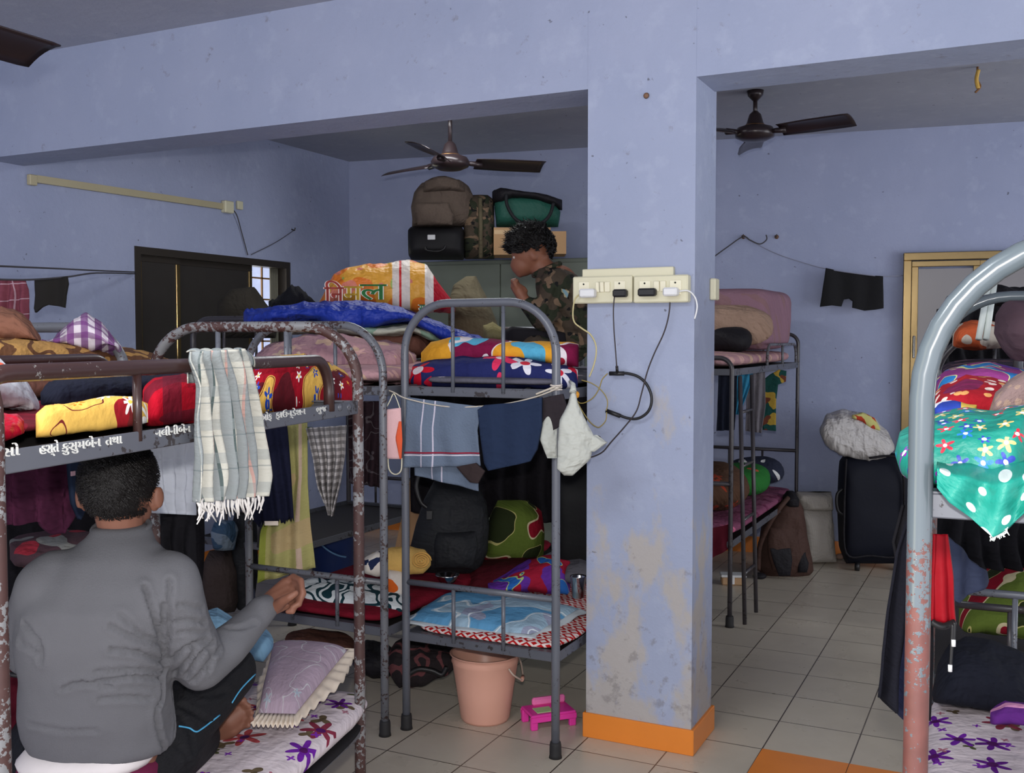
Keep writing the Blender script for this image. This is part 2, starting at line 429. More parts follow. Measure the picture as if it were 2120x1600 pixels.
def wallmat(name, base, stains=None):
    g = NT(name, 0.75, 0.25); ob = g.n.new('ShaderNodeNewGeometry').outputs['Position']
    n1 = g.noise(ob, 1.3, 4, 0.6); n2 = g.noise(ob, 9, 4, 0.6)
    c = g.mix(g.sstep(n1, 0.35, 0.65), rgb(base), rgb((base[0]*0.95, base[1]*0.96, base[2]*0.97)))
    c = g.mix(g.sstep(n2, 0.55, 0.75), c, rgb((base[0]*1.03, base[1]*1.03, base[2]*1.02)))
    n3 = g.noise(ob, 26, 2, 0.5); c = g.mix(g.math('MULTIPLY', g.sstep(n3, 0.74, 0.78), 0.7), c, rgb((70, 68, 70)))
    if stains:
        z = g.sep(ob)[2]; n4 = g.noise(g.map(ob, sc=(1, 1, 0.55)), 5.5, 5, 0.62)
        f = g.math('ADD', n4, g.math('MULTIPLY', g.sstep(z, 1.5, 0.1), 0.17))
        c = g.mix(g.math('MULTIPLY', g.math('MULTIPLY', g.sstep(f, 0.60, 0.70), 0.62), g.sstep(z, 2.0, 1.3)), c, rgb((172, 160, 140)))
        n5 = g.noise(ob, 14, 5, 0.7); c = g.mix(g.math('MULTIPLY', g.sstep(g.math('ADD', n5, g.math('MULTIPLY', g.sstep(z, 0.9, 0.1), 0.1)), 0.63, 0.72), 0.5), c, rgb((112, 108, 108)))
    g.L(c, g.b.inputs['Base Color'])
    g.bump(g.math('ADD', g.noise(ob, 14, 5, 0.65), g.math('MULTIPLY', g.noise(ob, 3, 2), 1.5)), 0.35, 0.012)
    return g.m
WALL = wallmat('blue_distemper', (156, 163, 190)); COLM = wallmat('stained_column_paint', (151, 158, 180), True)
CEIL = wallmat('ceiling_paint', (158, 160, 172)); SOFF = wallmat('beam_soffit_paint', (150, 152, 168))
def floormat():
    g = NT('glossy_floor_tiles', 0.22, 0.5); ob = g.n.new('ShaderNodeNewGeometry').outputs['Position']
    br = g.n.new('ShaderNodeTexBrick'); br.offset = 0; br.squash = 1
    g.L(g.map(ob, (1.508, -3.98, 0)), br.inputs['Vector'])
    br.inputs['Scale'].default_value = 1; br.inputs['Brick Width'].default_value = 0.328; br.inputs['Row Height'].default_value = 0.328
    br.inputs['Mortar Size'].default_value = 0.0028; br.inputs['Mortar Smooth'].default_value = 0.1
    br.inputs['Color1'].default_value = rgb((192, 182, 165)); br.inputs['Color2'].default_value = rgb((186, 176, 160)); br.inputs['Mortar'].default_value = rgb((72, 62, 55))
    n = g.noise(ob, 3, 5, 0.65); c = g.mix(g.math('MULTIPLY', g.sstep(n, 0.45, 0.7), 0.35), br.outputs[0], rgb((162, 152, 138)))
    n2 = g.noise(ob, 38, 2); c = g.mix(g.math('MULTIPLY', g.sstep(n2, 0.76, 0.79), 0.8), c, rgb((60, 52, 46)))
    g.L(c, g.b.inputs['Base Color']); g.L(g.math('ADD', 0.16, g.math('MULTIPLY', g.noise(ob, 5, 4), 0.3)), g.b.inputs['Roughness'])
    g.bump(g.math('SUBTRACT', 1.0, br.outputs[1]), 0.3, 0.002); return g.m
FLOOR = floormat()
ORANGE = plain('orange_tile', (226, 132, 48), 0.3, 0.5, mott=0.15)
BLACKP = plain('black_plastic', (26, 25, 27), 0.45); RUBBER = plain('black_rubber', (34, 33, 34), 0.7)
CREAM = plain('cream_plastic', (205, 200, 172), 0.4, mott=0.03); WHITEP = plain('white_plastic', (214, 214, 214), 0.35, mott=0.02)
STEEL = plain('polished_steel', (200, 200, 200), 0.12, 0.5, 1.0, mott=0.02); GOLDF = plain('gold_anodised_aluminium', (132, 112, 76), 0.22, 0.5, 0.85, mott=0.05)
DARKF = plain('dark_bronze_frame', (58, 52, 46), 0.35, 0.5, 0.3); ROPE = plain('jute_string', (190, 180, 165), 0.9)
DKROPE = plain('dark_string', (72, 70, 74), 0.9); GLASSD = plain('dark_tinted_window_film', (54, 50, 47), 0.35, 0.4, mott=0.3)
SKIN = plain('brown_skin', (118, 78, 62), 0.55, 0.3, mott=0.12); SKIN2 = plain('darker_brown_skin', (128, 82, 62), 0.55, 0.3)

# ------------------------------------------------------------------ room
XL, ZC = -5.06, 3.10        # left wall, ceiling
# the back wall runs slightly askew to the beam
TW = Matrix.Translation((0, 7.95, 0)) @ Matrix.Rotation(math.atan(0.14), 4, 'Z'); NW = TW.to_3x3() @ Vector((0, 1, 0))
def PB(u, v, off=0.0): return P(u, v, pl=(TW @ Vector((0, -off, 0)), NW))
YF, YK, ZB = 3.80, 4.06, 2.58         # beam front, beam back, beam soffit
struct('floor', M().box((-1.0, 3.95, -0.05), (9.6, 10.1, 0.1)), FLOOR)
struct('ceiling', M().box((-1.0, 3.95, ZC+0.05), (9.6, 10.1, 0.1)), CEIL)
struct('wall_back', M(TW).box((-1.0, 0.06, 1.55), (10.2, 0.12, 3.3)), WALL)
# left wall with the window opening
wy0, wy1 = P(278, 521, x=XL).y, P(600, 541, x=XL).y; wz1 = 2.20; wz0 = 1.15
wl = M()
for (y0, y1, z0, z1) in ((-2.6, wy0, 0, ZC), (wy1, 7.3, 0, ZC), (wy0, wy1, 0, wz0), (wy0, wy1, wz1, ZC)):
    wl.box((XL-0.07, (y0+y1)/2, (z0+z1)/2), (0.14, y1-y0, z1-z0))
struct('wall_left', wl, WALL)
struct('wall_right', M().box((3.76, 5.9, 1.55), (0.12, 6.0, 3.3)), WALL)
bx0 = XL; bm = M().box(((XL+3.7)/2, (YF+YK)/2, (ZB+0.004+ZC)/2), (3.7-XL, YK-YF, ZC-ZB-0.004))
cx0, cx1, cy1 = -1.52, -1.085, 4.09
struct('trim_1', bm, COLM).name = 'trim_1'
struct('wall_column', M().box(((cx0+cx1)/2, (YF-0.002+cy1)/2, ZB/2+0.15), (cx1-cx0, cy1-YF+0.002, ZB+0.3)), COLM)
bb = M(); t = 0.012; hb = 0.10
bb.box(((cx0+cx1)/2, (YF+cy1)/2, hb/2), (cx1-cx0+2*t, cy1-YF+2*t, hb), bev=0.003)
struct('baseboard_column', bb, ORANGE)
struct('baseboard_back', M(TW).box((-1.0, -0.006, 0.06), (10.0, 0.012, 0.12)), ORANGE)
struct('baseboard_left', M().box((XL+0.006, 2.3, 0.06), (0.012, 9.6, 0.12)), ORANGE)
og = M()
for i in range(9):
    og.box((-0.852+0.164+0.328*i, 3.98-0.164, 0.0015), (0.325, 0.325, 0.003))
struct('trim_2', og, ORANGE)
# ------------------------------------------------------------------ windows, door, conduit
def bar(m, a, b, w, h=None):
    a, b = Vector(a), Vector(b); h = h or w; c = (a+b)/2; d = b-a
    q = d.to_track_quat('X', 'Z').to_matrix(); return m.box(c, (d.length, w, h), R=q)
# window in the left wall: dark frame, two tinted sashes, the right one slid open onto a lit grille
wf = M()
for (y0, y1, z0, z1) in ((wy0, wy1, wz1-0.05, wz1), (wy0, wy1, wz0, wz0+0.05), (wy0, wy0+0.05, wz0+0.05, wz1-0.05), (wy1-0.05, wy1, wz0+0.05, wz1-0.05)):
    wf.box((XL-0.05, (y0+y1)/2, (z0+z1)/2), (0.11, y1-y0, z1-z0))
win = struct('window_1', wf, DARKF)
yo = P(527, 600, x=XL-0.03).y           # where the opening starts
ym = P(368, 600, x=XL-0.03).y
def sash(y0, y1, x, hl=False):
    m = M()
    for (a, b, c, d) in ((y0, y1, wz1-0.09, wz1-0.05), (y0, y1, wz0+0.05, wz0+0.09)): m.box((x, (a+b)/2, (c+d)/2), (0.018, b-a, d-c))
    f = struct('window_sash', m, DARKF, win)
    m = M()
    for yy in (y0+0.018, y1-0.018): m.box((x, yy, (wz0+wz1)/2), (0.022, 0.036, wz1-wz0-0.18), bev=0.003)
    struct('sash_stile', m, GOLDF, f)
    struct('pane', M().box((x, (y0+y1)/2, (wz0+wz1)/2), (0.006, y1-y0-0.07, wz1-wz0-0.18)), GLASSD, f)
sash(wy0+0.05, ym+0.02, XL-0.035); sash(ym-0.02, yo, XL-0.06)
g = M()
for i in range(3): bar(g, (XL-0.11, yo+0.04+i*0.14, wz0+0.05), (XL-0.11, yo+0.04+i*0.14, wz1-0.05), 0.012)
for i in range(6): bar(g, (XL-0.11, ym, wz0+0.12+i*0.16), (XL-0.11, wy1-0.05, wz0+0.12+i*0.16), 0.012)
struct('window_grille', g, plain('grille_brown', (120, 82, 40), 0.5), win)
cu = M(); cu.grid(lambda s, t: (XL-0.085+0.012*math.sin(s*22), wy1-0.14+s*0.09, wz1-0.05-t*(wz1-wz0-0.1)), 16, 4, 0.1, 1)
struct('window_curtain', cu, fab('grey_curtain', (120, 118, 105)), win, smooth=True, solid=0.002)
# gold framed sliding door on the back wall (wall coordinates: x along the wall, y into it)
pd = TW.inverted() @ PB(1870, 525); dx0, dz1 = pd.x, pd.z; dx1 = dx0+1.7
f = M(TW)
for (a, b, c, d) in ((dx0, dx1, dz1-0.055, dz1), (dx0, dx0+0.055, 0, dz1-0.055), (dx1-0.055, dx1, 0, dz1-0.055)):
    f.box(((a+b)/2, -0.035, (c+d)/2), (b-a, 0.07, d-c), bev=0.004)
dr = struct('door_1', f, GOLDF)
PANE = plain('frosted_door_glass', (122, 118, 120), 0.30, 0.6, 0.0, mott=0.05)
OFFT = TW
for k, (a, b, yy) in enumerate(((dx0+0.055, dx0+0.5, -0.05), (dx0+0.46, dx0+0.95, -0.03), (dx0+0.92, dx1-0.06, -0.05))):
    f = M(TW)
    for (p, q, c, d) in ((a, b, dz1-0.10, dz1-0.06), (a, b, 0.01, 0.07), (a, a+0.045, 0.07, dz1-0.10), (b-0.045, b, 0.07, dz1-0.10)):
        f.box(((p+q)/2, yy, (c+d)/2), (q-p, 0.024, d-c), bev=0.003)
    fr = struct('door_sash', f, GOLDF, dr)
    struct('pane', M(TW).box(((a+b)/2, yy, dz1/2-0.02), (b-a-0.08, 0.008, dz1-0.19)), PANE, fr)
    if k == 0: struct('door_handle', M(TW).box((a+0.022, yy-0.02, 1.55), (0.02, 0.02, 0.16), bev=0.005), STEEL, fr)
# cable trunking, its end box and cord on the left wall
ca, cb = P(72, 370, x=XL+0.012), P(465, 428, x=XL+0.012)
cm = M(); bar(cm, ca, cb, 0.024, 0.042); t_ = thing('cable_trunking', (ca+cb)/2-Vector((0, 0, 0.02)), 'long cream cable trunking sloping across the left wall under the beam', 'trunking')
obj('trunk', cm, plain('aged_cream', (176, 166, 136), 0.5), t_, smooth=False)
obj('junction_box', M().box(cb+Vector((0.01, 0.02, 0)), (0.045, 0.09, 0.085), bev=0.006), CREAM, t_, smooth=False)
obj('elbow', M().box(ca+Vector((0.003, -0.02, -0.01)), (0.03, 0.05, 0.06), bev=0.004), plain('aged_cream_elbow', (176, 166, 136), 0.5), t_, smooth=False)
pc = [P(u, v, x=XL+dx) for u, v, dx in ((478, 430, 0.03), (490, 445, 0.03), (500, 480, 0.015), (513, 528, 0.015))]
one('hanging_cable', M().tube(cat(pc), 0.004, 6), DKROPE, 'thin dark cable dropping from the junction box to the dark window', 'cable')
h1 = P(608, 477, x=XL+0.02)
t_ = thing('wall_hook', h1, 'small hook high on the left wall holding the end of a faint string', 'hook')
obj('hook', M().tube([h1+Vector((-0.02, 0, 0.01)), h1+Vector((0.01, 0, 0)), h1+Vector((0.015, 0, 0.02))], 0.005, 6), DARKF, t_)
one('wall_string', M().tube(cat([h1, P(570, 502, x=XL+0.02), P(520, 527, x=XL+0.02)]), 0.0028, 5), DKROPE, 'thin string sloping from the wall hook down to the dark window frame', 'string')
one('wall_socket_plate', M().box(P(496, 425, x=XL+0.01), (0.02, 0.06, 0.06), bev=0.004), CREAM, 'tiny bare cable clip plate on the left wall beside the trunking end', 'plate', smooth=False)
# clothes lines, left
def line(pts, r, mat_, label, cat_='clothesline', nm='clothesline'):
    return one(nm, M().tube(cat(pts), r, 6), mat_, label, cat_)
wc = P(278, 563, x=XL+0.02)
line([P(-20, 550, d=3.9), P(120, 556, d=4.8), P(200, 560, d=5.4), wc], 0.004, DKROPE, 'upper clothesline running from the left to the corner of the dark window')
line([P(-20, 578, d=3.9), P(60, 579, d=4.2), P(140, 573, d=4.7), P(200, 565, d=5.3), wc+Vector((0, 0.01, -0.01))], 0.004, DKROPE, 'lower clothesline holding the red checked cloth and the black shorts')

# ------------------------------------------------------------------ fans
FANM = plain('dark_brown_enamel', (44, 34, 36), 0.3, 0.5, 0.2)
def fan(loc, drop, ang, R, label, name='ceiling_fan', droop=0.0):
    x, y, z = loc; t = thing(name, (x, y, z), label, 'ceiling fan'); zb = z-drop
    obj('canopy', M().lathe([(0.001, 0), (0.05, 0), (0.045, -0.03), (0.016, -0.06), (0.014, -0.06)], (x, y, z)), FANM, t)
    obj('down_rod', M().tube([(x, y, z-0.03), (x, y, zb+0.08)], 0.013, 10), FANM, t)
    mo = obj('motor', M().lathe([(0.016, 0.12), (0.035, 0.10), (0.05, 0.05), (0.06, 0.035), (0.105, 0.02), (0.12, -0.005), (0.115, -0.035), (0.07, -0.055), (0.001, -0.06)], (x, y, zb), n=36), FANM, t)
    obj('trim_ring', M().lathe([(0.060, 0.038), (0.066, 0.034), (0.066, 0.028), (0.06, 0.026)], (x, y, zb), n=36), plain('brass_ring', (190, 140, 90), 0.25, 0.5, 0.9), mo)
    for k in range(3):
        a = ang+k*2*PI/3; c, s_ = math.cos(a), math.sin(a); d = Vector((c, s_, 0)); n_ = Vector((-s_, c, 0))
        def fn(u, v, d=d, n_=n_):
            r = 0.16+u*(R-0.16); wd = 0.055+0.022*min(1, u*2.4); wd *= 1 if u < 0.96 else 0.9
            q = Vector((x, y, zb-0.012-droop*u))+d*r+n_*((v-0.5)*2*wd)+Vector((0, 0, -(v-0.5)*0.045+0.012*(1-(2*v-1)**2)))
            return q
        b = obj('blade', M().grid(fn, 14, 6), FANM, t, solid=0.004)
        obj('blade_arm', M().tube([Vector((x, y, zb-0.01))+d*0.09, Vector((x, y, zb-0.012))+d*0.14, Vector((x, y, zb-0.014))+d*0.2], [0.012, 0.016, 0.02], 8), FANM, b)
p = P(930, 262, z=ZC); f1 = P(932, 333, d=6.35)
fan((f1.x, f1.y, ZC), ZC-f1.z, math.radians(41), 0.60, 'dark ceiling fan over the luggage, beyond the left opening')
f2 = P(1563, 272, d=6.2)
fan((f2.x, f2.y, ZC), ZC-f2.z, math.radians(-14), 0.60, 'dark ceiling fan beyond the opening right of the column')
f3 = P(-340, -20, d=2.5)
fan((f3.x, f3.y, ZC), ZC-f3.z, math.radians(26+64), 0.60, 'front room ceiling fan with one blade entering at top left')
# ceiling hook
hk = P(2024, 138, z=ZC)
t_ = thing('ceiling_hook', hk, 'rusty ceiling hook with a yellow tie right of the second fan', 'hook')
obj('rod', M().tube(cat([hk, hk-Vector((0, 0, 0.07)), hk-Vector((-0.015, 0, 0.11)), hk-Vector((0.01, 0, 0.14))]), 0.006, 8), plain('rust', (120, 84, 50), 0.7), t_)
obj('tie', M().tube(cat([hk+Vector((0.005, -0.01, -0.02)), hk+Vector((-0.004, -0.012, -0.07)), hk+Vector((0.005, -0.012, -0.12))]), 0.011, 6), plain('yellow_cord', (205, 165, 80), 0.7), t_)

# ------------------------------------------------------------------ bunk beds
GREY = painted('chipped_grey_enamel', (106, 108, 114), (66, 46, 43), 0.40, 85)
GREYB = painted('clean_grey_enamel', (98, 101, 110), (56, 48, 48), 0.26, 110)
RUSTY = painted('worn_brown_grey_enamel', (120, 120, 122), (70, 42, 39), 0.62, 70)
BROWN = painted('brown_undercoat_tube', (56, 36, 34), (128, 124, 122), 0.24, 110)
BLUEG = painted('pale_grey_enamel', (84, 93, 99), (112, 66, 60), 0.10, 120, zr=(1.375, 1.27, 0.215), rough=0.2)
DKMET = painted('dark_dusty_metal', (62, 58, 62), (40, 32, 32), 0.3)
ANG = painted('dusty_angle_iron', (88, 90, 98), (52, 46, 48), 0.35)
PLATE = plain('dark_deck_sheet', (42, 38, 38), 0.6)
def arc(c, r, a0, a1, n, ax, ay):
    return [Vector(c)+Vector(ax)*(r*math.cos(a0+(a1-a0)*i/n))+Vector(ay)*(r*math.sin(a0+(a1-a0)*i/n)) for i in range(n+1)]
def bed(name, label, org, ang, W, L, arch, deck, low, rail, mt, group='metal bunk beds', guards=(), rad=0.2, nsp=2, r=0.0165, head=None, mpost=None, lowmat=None, board=0.034, foot_rail=True, ladder=None):
    T = Matrix.Translation((org[0], org[1], 0)) @ Matrix.Rotation(ang, 4, 'Z')
    t = thing(name, (org[0], org[1], 0), label, 'bunk bed', group); X = Vector((1, 0, 0)); Z = Vector((0, 0, 1))
    for k, y in enumerate((0, L)):
        top = arch if k == 0 else (head or arch)
        pts = [(0, y, 0.02), (0, y, 0.4), (0, y, 0.9), (0, y, 1.2)]
        pts += arc((rad, y, top-rad), rad, PI, PI/2, 10, X, Z)+arc((W-rad, y, top-rad), rad, PI/2, 0, 10, X, Z)
        pts += [(W, y, 1.2), (W, y, 0.9), (W, y, 0.4), (W, y, 0.02)]
        ef = obj('end_frame', M(T).tube(pts, r, 14), mpost or mt, t)
        for i in range(nsp):
            x = W*(i+1)/(nsp+1)
            obj('spindle', M(T).tube([(x, y, deck), (x, y, top-r*0.8)], 0.008, 8), GREYB if mt is not DKMET else mt, ef)
            if foot_rail: obj('spindle', M(T).tube([(x, y, low), (x, y, rail-0.005)], 0.0085, 8), GREYB if mt is not DKMET else mt, ef)
        if foot_rail: obj('cross_rail', M(T).tube([(0, y, rail), (W, y, rail)], 0.0125, 10), mt, ef)
        for z in (deck, low):
            obj('cross_bar', M(T).box((W/2, y+(0.004 if k == 0 else -0.004), z), (W-0.02, 0.008, board), bev=0.002).box((W/2, y+(0.02 if k == 0 else -0.02), z+board/2), (W-0.02, 0.035, 0.004)), lowmat or ANG, ef, smooth=False)
        for x in (0, W):
            obj('rubber_foot', M(T).lathe([(0.02, 0.062), (0.0225, 0.05), (0.023, 0.012), (0.0255, 0.0), (0.001, 0)], (x, y, 0.0)), RUBBER, ef)
    for z in (deck, low):
        for x in (0, W):
            s_ = 1 if x == 0 else -1
            rl = obj('side_rail', M(T).box((x-s_*0.004, L/2, z), (0.005, L-0.02, board+0.006), bev=0.002).box((x+s_*0.016, L/2, z-0.012), (0.035, L-0.02, 0.004)), lowmat or ANG, t, smooth=False)
            if z == deck and x == 0 and name == 'bunk_bed' and guards: t_side.append(rl)
        obj('deck_sheet', M(T).box((W/2, L/2, z-0.006), (W-0.03, L-0.03, 0.006)), PLATE, t, smooth=False)
    for (x, y0, y1, zt, gm, rr) in guards:
        pts = [(x, y0, deck)]+arc((x, y0+0.09, zt-0.09), 0.09, PI, PI/2, 8, Vector((0, 1, 0)), Z)+arc((x, y1-0.09, zt-0.09), 0.09, PI/2, 0, 8, Vector((0, 1, 0)), Z)+[(x, y1, deck)]
        g_ = obj('guard_rail', M(T).tube(pts, rr, 12), gm, t)
        for i in (1, 2) if y1-y0 > 1.0 else (1,):
            yy = y0+(y1-y0)*i/(3 if y1-y0 > 1.0 else 2)
            obj('spindle', M(T).tube([(x, yy, deck), (x, yy, zt-rr*0.6)], 0.009, 8), gm, g_)
    if ladder:
        x, y0, y1, zt = ladder; yy = (y0+y1)/2
        ld = obj('ladder', M(T).tube([(x+0.02, y0, zt), (x+0.06, y0, 0.02)], 0.012, 8).tube([(x+0.02, y1, zt), (x+0.06, y1, 0.02)], 0.012, 8), mt, t)
        for i in range(4):
            z = 0.3+i*0.3; k = (zt-z)/zt; obj('rung', M(T).tube([(x+0.02+0.04*k, y0, z), (x+0.02+0.04*k, y1, z)], 0.009, 8), mt, ld)
    return t, T
t_side = []
# C: the clean grey bunk by the column; B: its left neighbour; A: the bunk in front; D: beside A
CX0, CX1, CYF = -2.215, -1.546, 3.55
bedC, TC = bed('bunk_bed', 'clean grey bunk bed standing nearest the column, blue pillow on its lower deck', (CX0, CYF), 0, CX1-CX0, 1.9, 1.745, 1.392, 0.385, 0.612, GREYB, mpost=GREYB)
bedB, TB = bed('bunk_bed', 'chipped grey bunk bed with yellow roll on the lower deck, left of the clean one', (-2.255-0.69, 3.45), 0, 0.69, 1.9, 1.66, 1.395, 0.42, 0.625, GREY, lowmat=ANG)
AO = P(741, 842, z=1.40); a_dir = (P(0, 945, z=1.41)-AO); a_dir.z = 0; a_dir.normalize()
angA = math.atan2(a_dir.y, a_dir.x)-PI/2
bedA, TA = bed('bunk_bed', 'front bunk bed with brown worn guard rails and painted Gujarati lettering', (AO.x, AO.y), angA, 0.70, (P(-62, 945, z=1.41)-AO).length, 1.64, 1.40, 0.42, 0.63, GREY, guards=((0, 0.2, 1.52, 1.545, BROWN, 0.0155), (0.70, 0.2, 1.55, 1.545, BROWN, 0.0155)), rad=0.17, mpost=RUSTY, foot_rail=False, lowmat=ANG)
letter_rail = t_side[0]
wA = TA @ Vector((0.78, 0.02, 0))
bedD, TD = bed('bunk_bed', 'grey bunk bed left of the front one, under the brown and gold blanket', (wA.x, wA.y), angA, 0.70, 1.9, 1.64, 1.40, 0.42, 0.63, GREY, rad=0.17, guards=((0, 0.9, 1.7, 1.53, GREY, 0.013),), foot_rail=False)
FO = P(1905, 1030, z=1.385)
angF = math.radians(3.2)
bedF, TF = bed('bunk_bed', 'pale grey bunk bed at right edge, its near post peeling to brown low down', (FO.x, FO.y), angF, 0.74, 2.05, 1.735, 1.375, 0.42, 0.80, GREYB, rad=0.215, mpost=BLUEG, lowmat=ANG)
GX1 = P(1650, 900, y=7.55).x
bedG, TG = bed('bunk_bed', 'bunk bed with a ladder against the back wall, right of the column', (GX1-0.74, 5.62), 0, 0.74, 1.93, 1.50, 1.42, 0.46, 0.80, DKMET, head=1.64, guards=((0.74, 0.9, 1.85, 1.57, GREY, 0.009),), rad=0.07, r=0.013, nsp=2, ladder=(0.76, 0.02, 0.30, 1.40), lowmat=ANG)
EO = P(400, 720, d=6.0)
bedE, TE = bed('bunk_bed', 'dark bunk bed far back below the window, mostly hidden', (EO.x, EO.y), 0, 0.70, 1.55, 1.72, 1.38, 0.42, 0.62, DKMET, rad=0.12)
HO = TF @ Vector((0.0, 2.28, 0))
bedH, TH = bed('bunk_bed', 'dark bunk bed end to end behind the pale grey one at right', (HO.x, HO.y), angF, 0.74, 1.55, 1.74, 1.385, 0.42, 0.70, DKMET, rad=0.2, head=1.62)

# painted lettering on the front bunk's rail, outer face (letters run from the head end to the foot end)
LETM = plain('white_sign_paint', (215, 215, 210), 0.6, mott=0.05)
def glyphs(text, size):
    c = bpy.data.curves.new('t', 'FONT'); c.body = text; c.size = size; c.extrude = 0.0006
    o = bpy.data.objects.new('t', c); C.objects.link(o); dg = bpy.context.evaluated_depsgraph_get()
    me = bpy.data.meshes.new_from_object(o.evaluated_get(dg)); vs = [tuple(v.co) for v in me.vertices]; fs = [tuple(p.vertices) for p in me.polygons]
    bpy.data.objects.remove(o); return vs, fs
def letter(m, text, org, ax, ay, size, nz=None, w=None, bold=0.0):
    vs, fs = glyphs(text, size)
    if not vs: return m
    x0 = min(v[0] for v in vs); x1 = max(v[0] for v in vs); k = w/(x1-x0) if w else 1
    nz = Vector(ax).cross(Vector(ay)).normalized()
    for o2 in ([0] if not bold else [-bold, 0, bold]):
        m.add([tuple(Vector(org)+Vector(ax)*((v[0]-x0)*k+o2)+Vector(ay)*(v[1])+nz*(v[2]+0.0005+abs(o2)*0.1)) for v in vs], fs)
    return m
ax_ = -(TA.to_3x3() @ Vector((0, 1, 0))); ay_ = Vector((0, 0, 1))
def on_rail(u, v): return P(u, v, pl=(TA @ Vector((-0.0068, 0, 0)), TA.to_3x3() @ Vector((1, 0, 0))))
for txt, (u0, v0), (u1, v1), sz in (('લેકસો', (-45, 949), (40, 938), 0.026), ('હસ્તે', (82, 936), (121, 929), 0.026), ('કુસુમબેન', (128, 931), (208, 918), 0.026), ('તથા', (219, 918), (252, 912), 0.026),
                          ('નલીનીબેન', (322, 901), (394, 889), 0.024), ('ઓફ', (540, 868), (562, 864), 0.025), ('ફાઉન્ડેશન', (571, 863), (632, 855), 0.025), ('ભુજ', (655, 851), (675, 848), 0.024)):
    a, b = on_rail(u0, v0), on_rail(u1, v1); lm = letter(M(), txt, a-Vector((0, 0, 0.004)), ax_, ay_, sz*0.92, w=(b-a).length, bold=0.0007)
    if lm.v: obj('lettering', lm, LETM, letter_rail, smooth=False)
for k, u in enumerate((703, 722)):
    c = on_rail(u, 843); obj('rail_bolt', M().lathe([(0.011, 0), (0.011, 0.003), (0.006, 0.005), (0.001, 0.006)], c, R=rotm(0, 0, 0) @ Matrix.Rotation(PI/2, 3, 'Y'), n=14), STEEL if k > 5 else ANG, letter_rail)
# ------------------------------------------------------------------ column: switchboards, chargers, cables
YS = YF-0.012
def swboard(u0, v0, u1, v1, label):
    a, b = P(u0, v0, y=YS), P(u1, v1, y=YS); c = (a+b)/2
    t = thing('switchboard', (c.x, YF, b.z), label, 'switchboard', None)
    w_, h_ = b.x-a.x, a.z-b.z
    obj('casing', M().box((c.x, YF-0.024, c.z), (w_, 0.044, h_), bev=0.005), CREAM, t, smooth=False)
    return t, c, w_, h_
CRM2 = plain('ivory_switch', (222, 216, 190), 0.35, mott=0.02)
HOLE = plain('socket_hole', (20, 20, 20), 0.6)
def front(t, c, w_, h_, sw, sock):
    for x in sw: obj('switch', M().box((c.x+x*w_, YF-0.049, c.z+0.01), (0.022, 0.012, 0.04), R=rotm(0.12, 0, 0), bev=0.002), CRM2, t, smooth=False)
    for x in sock:
        s_ = obj('socket', M().box((c.x+x*w_, YF-0.0475, c.z+0.004), (0.046, 0.005, 0.056), bev=0.002), CRM2, t, smooth=False)
        obj('pin_hole', M().lathe([(0.0035, 0), (0.0035, 0.002), (0.001, 0.0021)], (c.x+x*w_, YF-0.05, c.z+0.022), R=rotm(PI/2, 0, 0), n=10), HOLE, s_)
t1, c1, w1, h1_ = swboard(1192, 574, 1314, 627, 'cream switchboard on the column, left one with the white and small black chargers')
front(t1, c1, w1, h1_, (0.0, 0.10, -0.05), (-0.3, 0.30))
t2, c2, w2, h2_ = swboard(1317, 572, 1429, 626, 'cream switchboard on the column, right one with the long black charger')
front(t2, c2, w2, h2_, (-0.06, 0.06), (-0.28, 0.28))
a, b = P(1208, 558, y=YS), P(1396, 574, y=YS)
one('trunking_strip', M().box(((a.x+b.x)/2, YF-0.014, (a.z+b.z)/2), (b.x-a.x, 0.026, a.z-b.z), bev=0.003), CREAM, 'cream strip of trunking fixed above both switchboards', 'trunking', smooth=False)
def bx(u, v, w_, h_, dp, off): p = P(u, v, y=YF-off); return M().box((p.x, p.y, p.z), (w_, dp, h_), bev=0.006)
ch = one('phone_charger', bx(1217, 607, 0.062, 0.034, 0.04, 0.072), WHITEP, 'white charger in the left socket of the left switchboard', 'charger', smooth=False)
ch = one('phone_charger', bx(1284, 607, 0.056, 0.030, 0.03, 0.067), BLACKP, 'small black charger in the left switchboard', 'charger', smooth=False)
ch = one('phone_charger', bx(1340, 605, 0.070, 0.030, 0.03, 0.067), BLACKP, 'long black charger in the right switchboard', 'charger', smooth=False)
ch = one('phone_charger', bx(1389, 604, 0.055, 0.032, 0.04, 0.072), WHITEP, 'white charger in the right switchboard beside the long black one', 'charger', smooth=False)
YW = plain('yellowed_cable', (188, 176, 128), 0.5); BLKC = plain('black_cable', (52, 44, 46), 0.5)
def cable(pts, r, m_, label, off=0.07, c_='cable', n='charging_cable'):
    q = []
    for p in pts: q.append(P(p[0], p[1], y=YF-(p[2] if len(p) > 2 else off)))
    return one(n, M().tube(cat(q), r, 8), m_, label, c_)
cable([(1202, 608), (1190, 620), (1186, 650), (1190, 668), (1205, 680), (1222, 692), (1233, 712), (1234, 735), (1228, 760), (1220, 780)], 0.0032, YW, 'yellowed cable looping from the white charger down the left edge of the column')
cable([(1272, 615), (1270, 640), (1271, 680), (1274, 720), (1277, 762)], 0.0026, BLKC, 'thin black cable hanging straight from the small black charger')
cable([(1359, 605), (1373, 605), (1385, 612), (1387, 625), (1384, 655), (1374, 690), (1354, 733), (1340, 770), (1328, 815), (1318, 850), (1296, 880), (1266, 914), (1248, 935), (1228, 945), (1220, 945), (1222, 930), (1232, 907), (1240, 903), (1247, 912)], 0.0028, BLKC, 'long black cable sweeping down the column from the long black charger', 0.04)
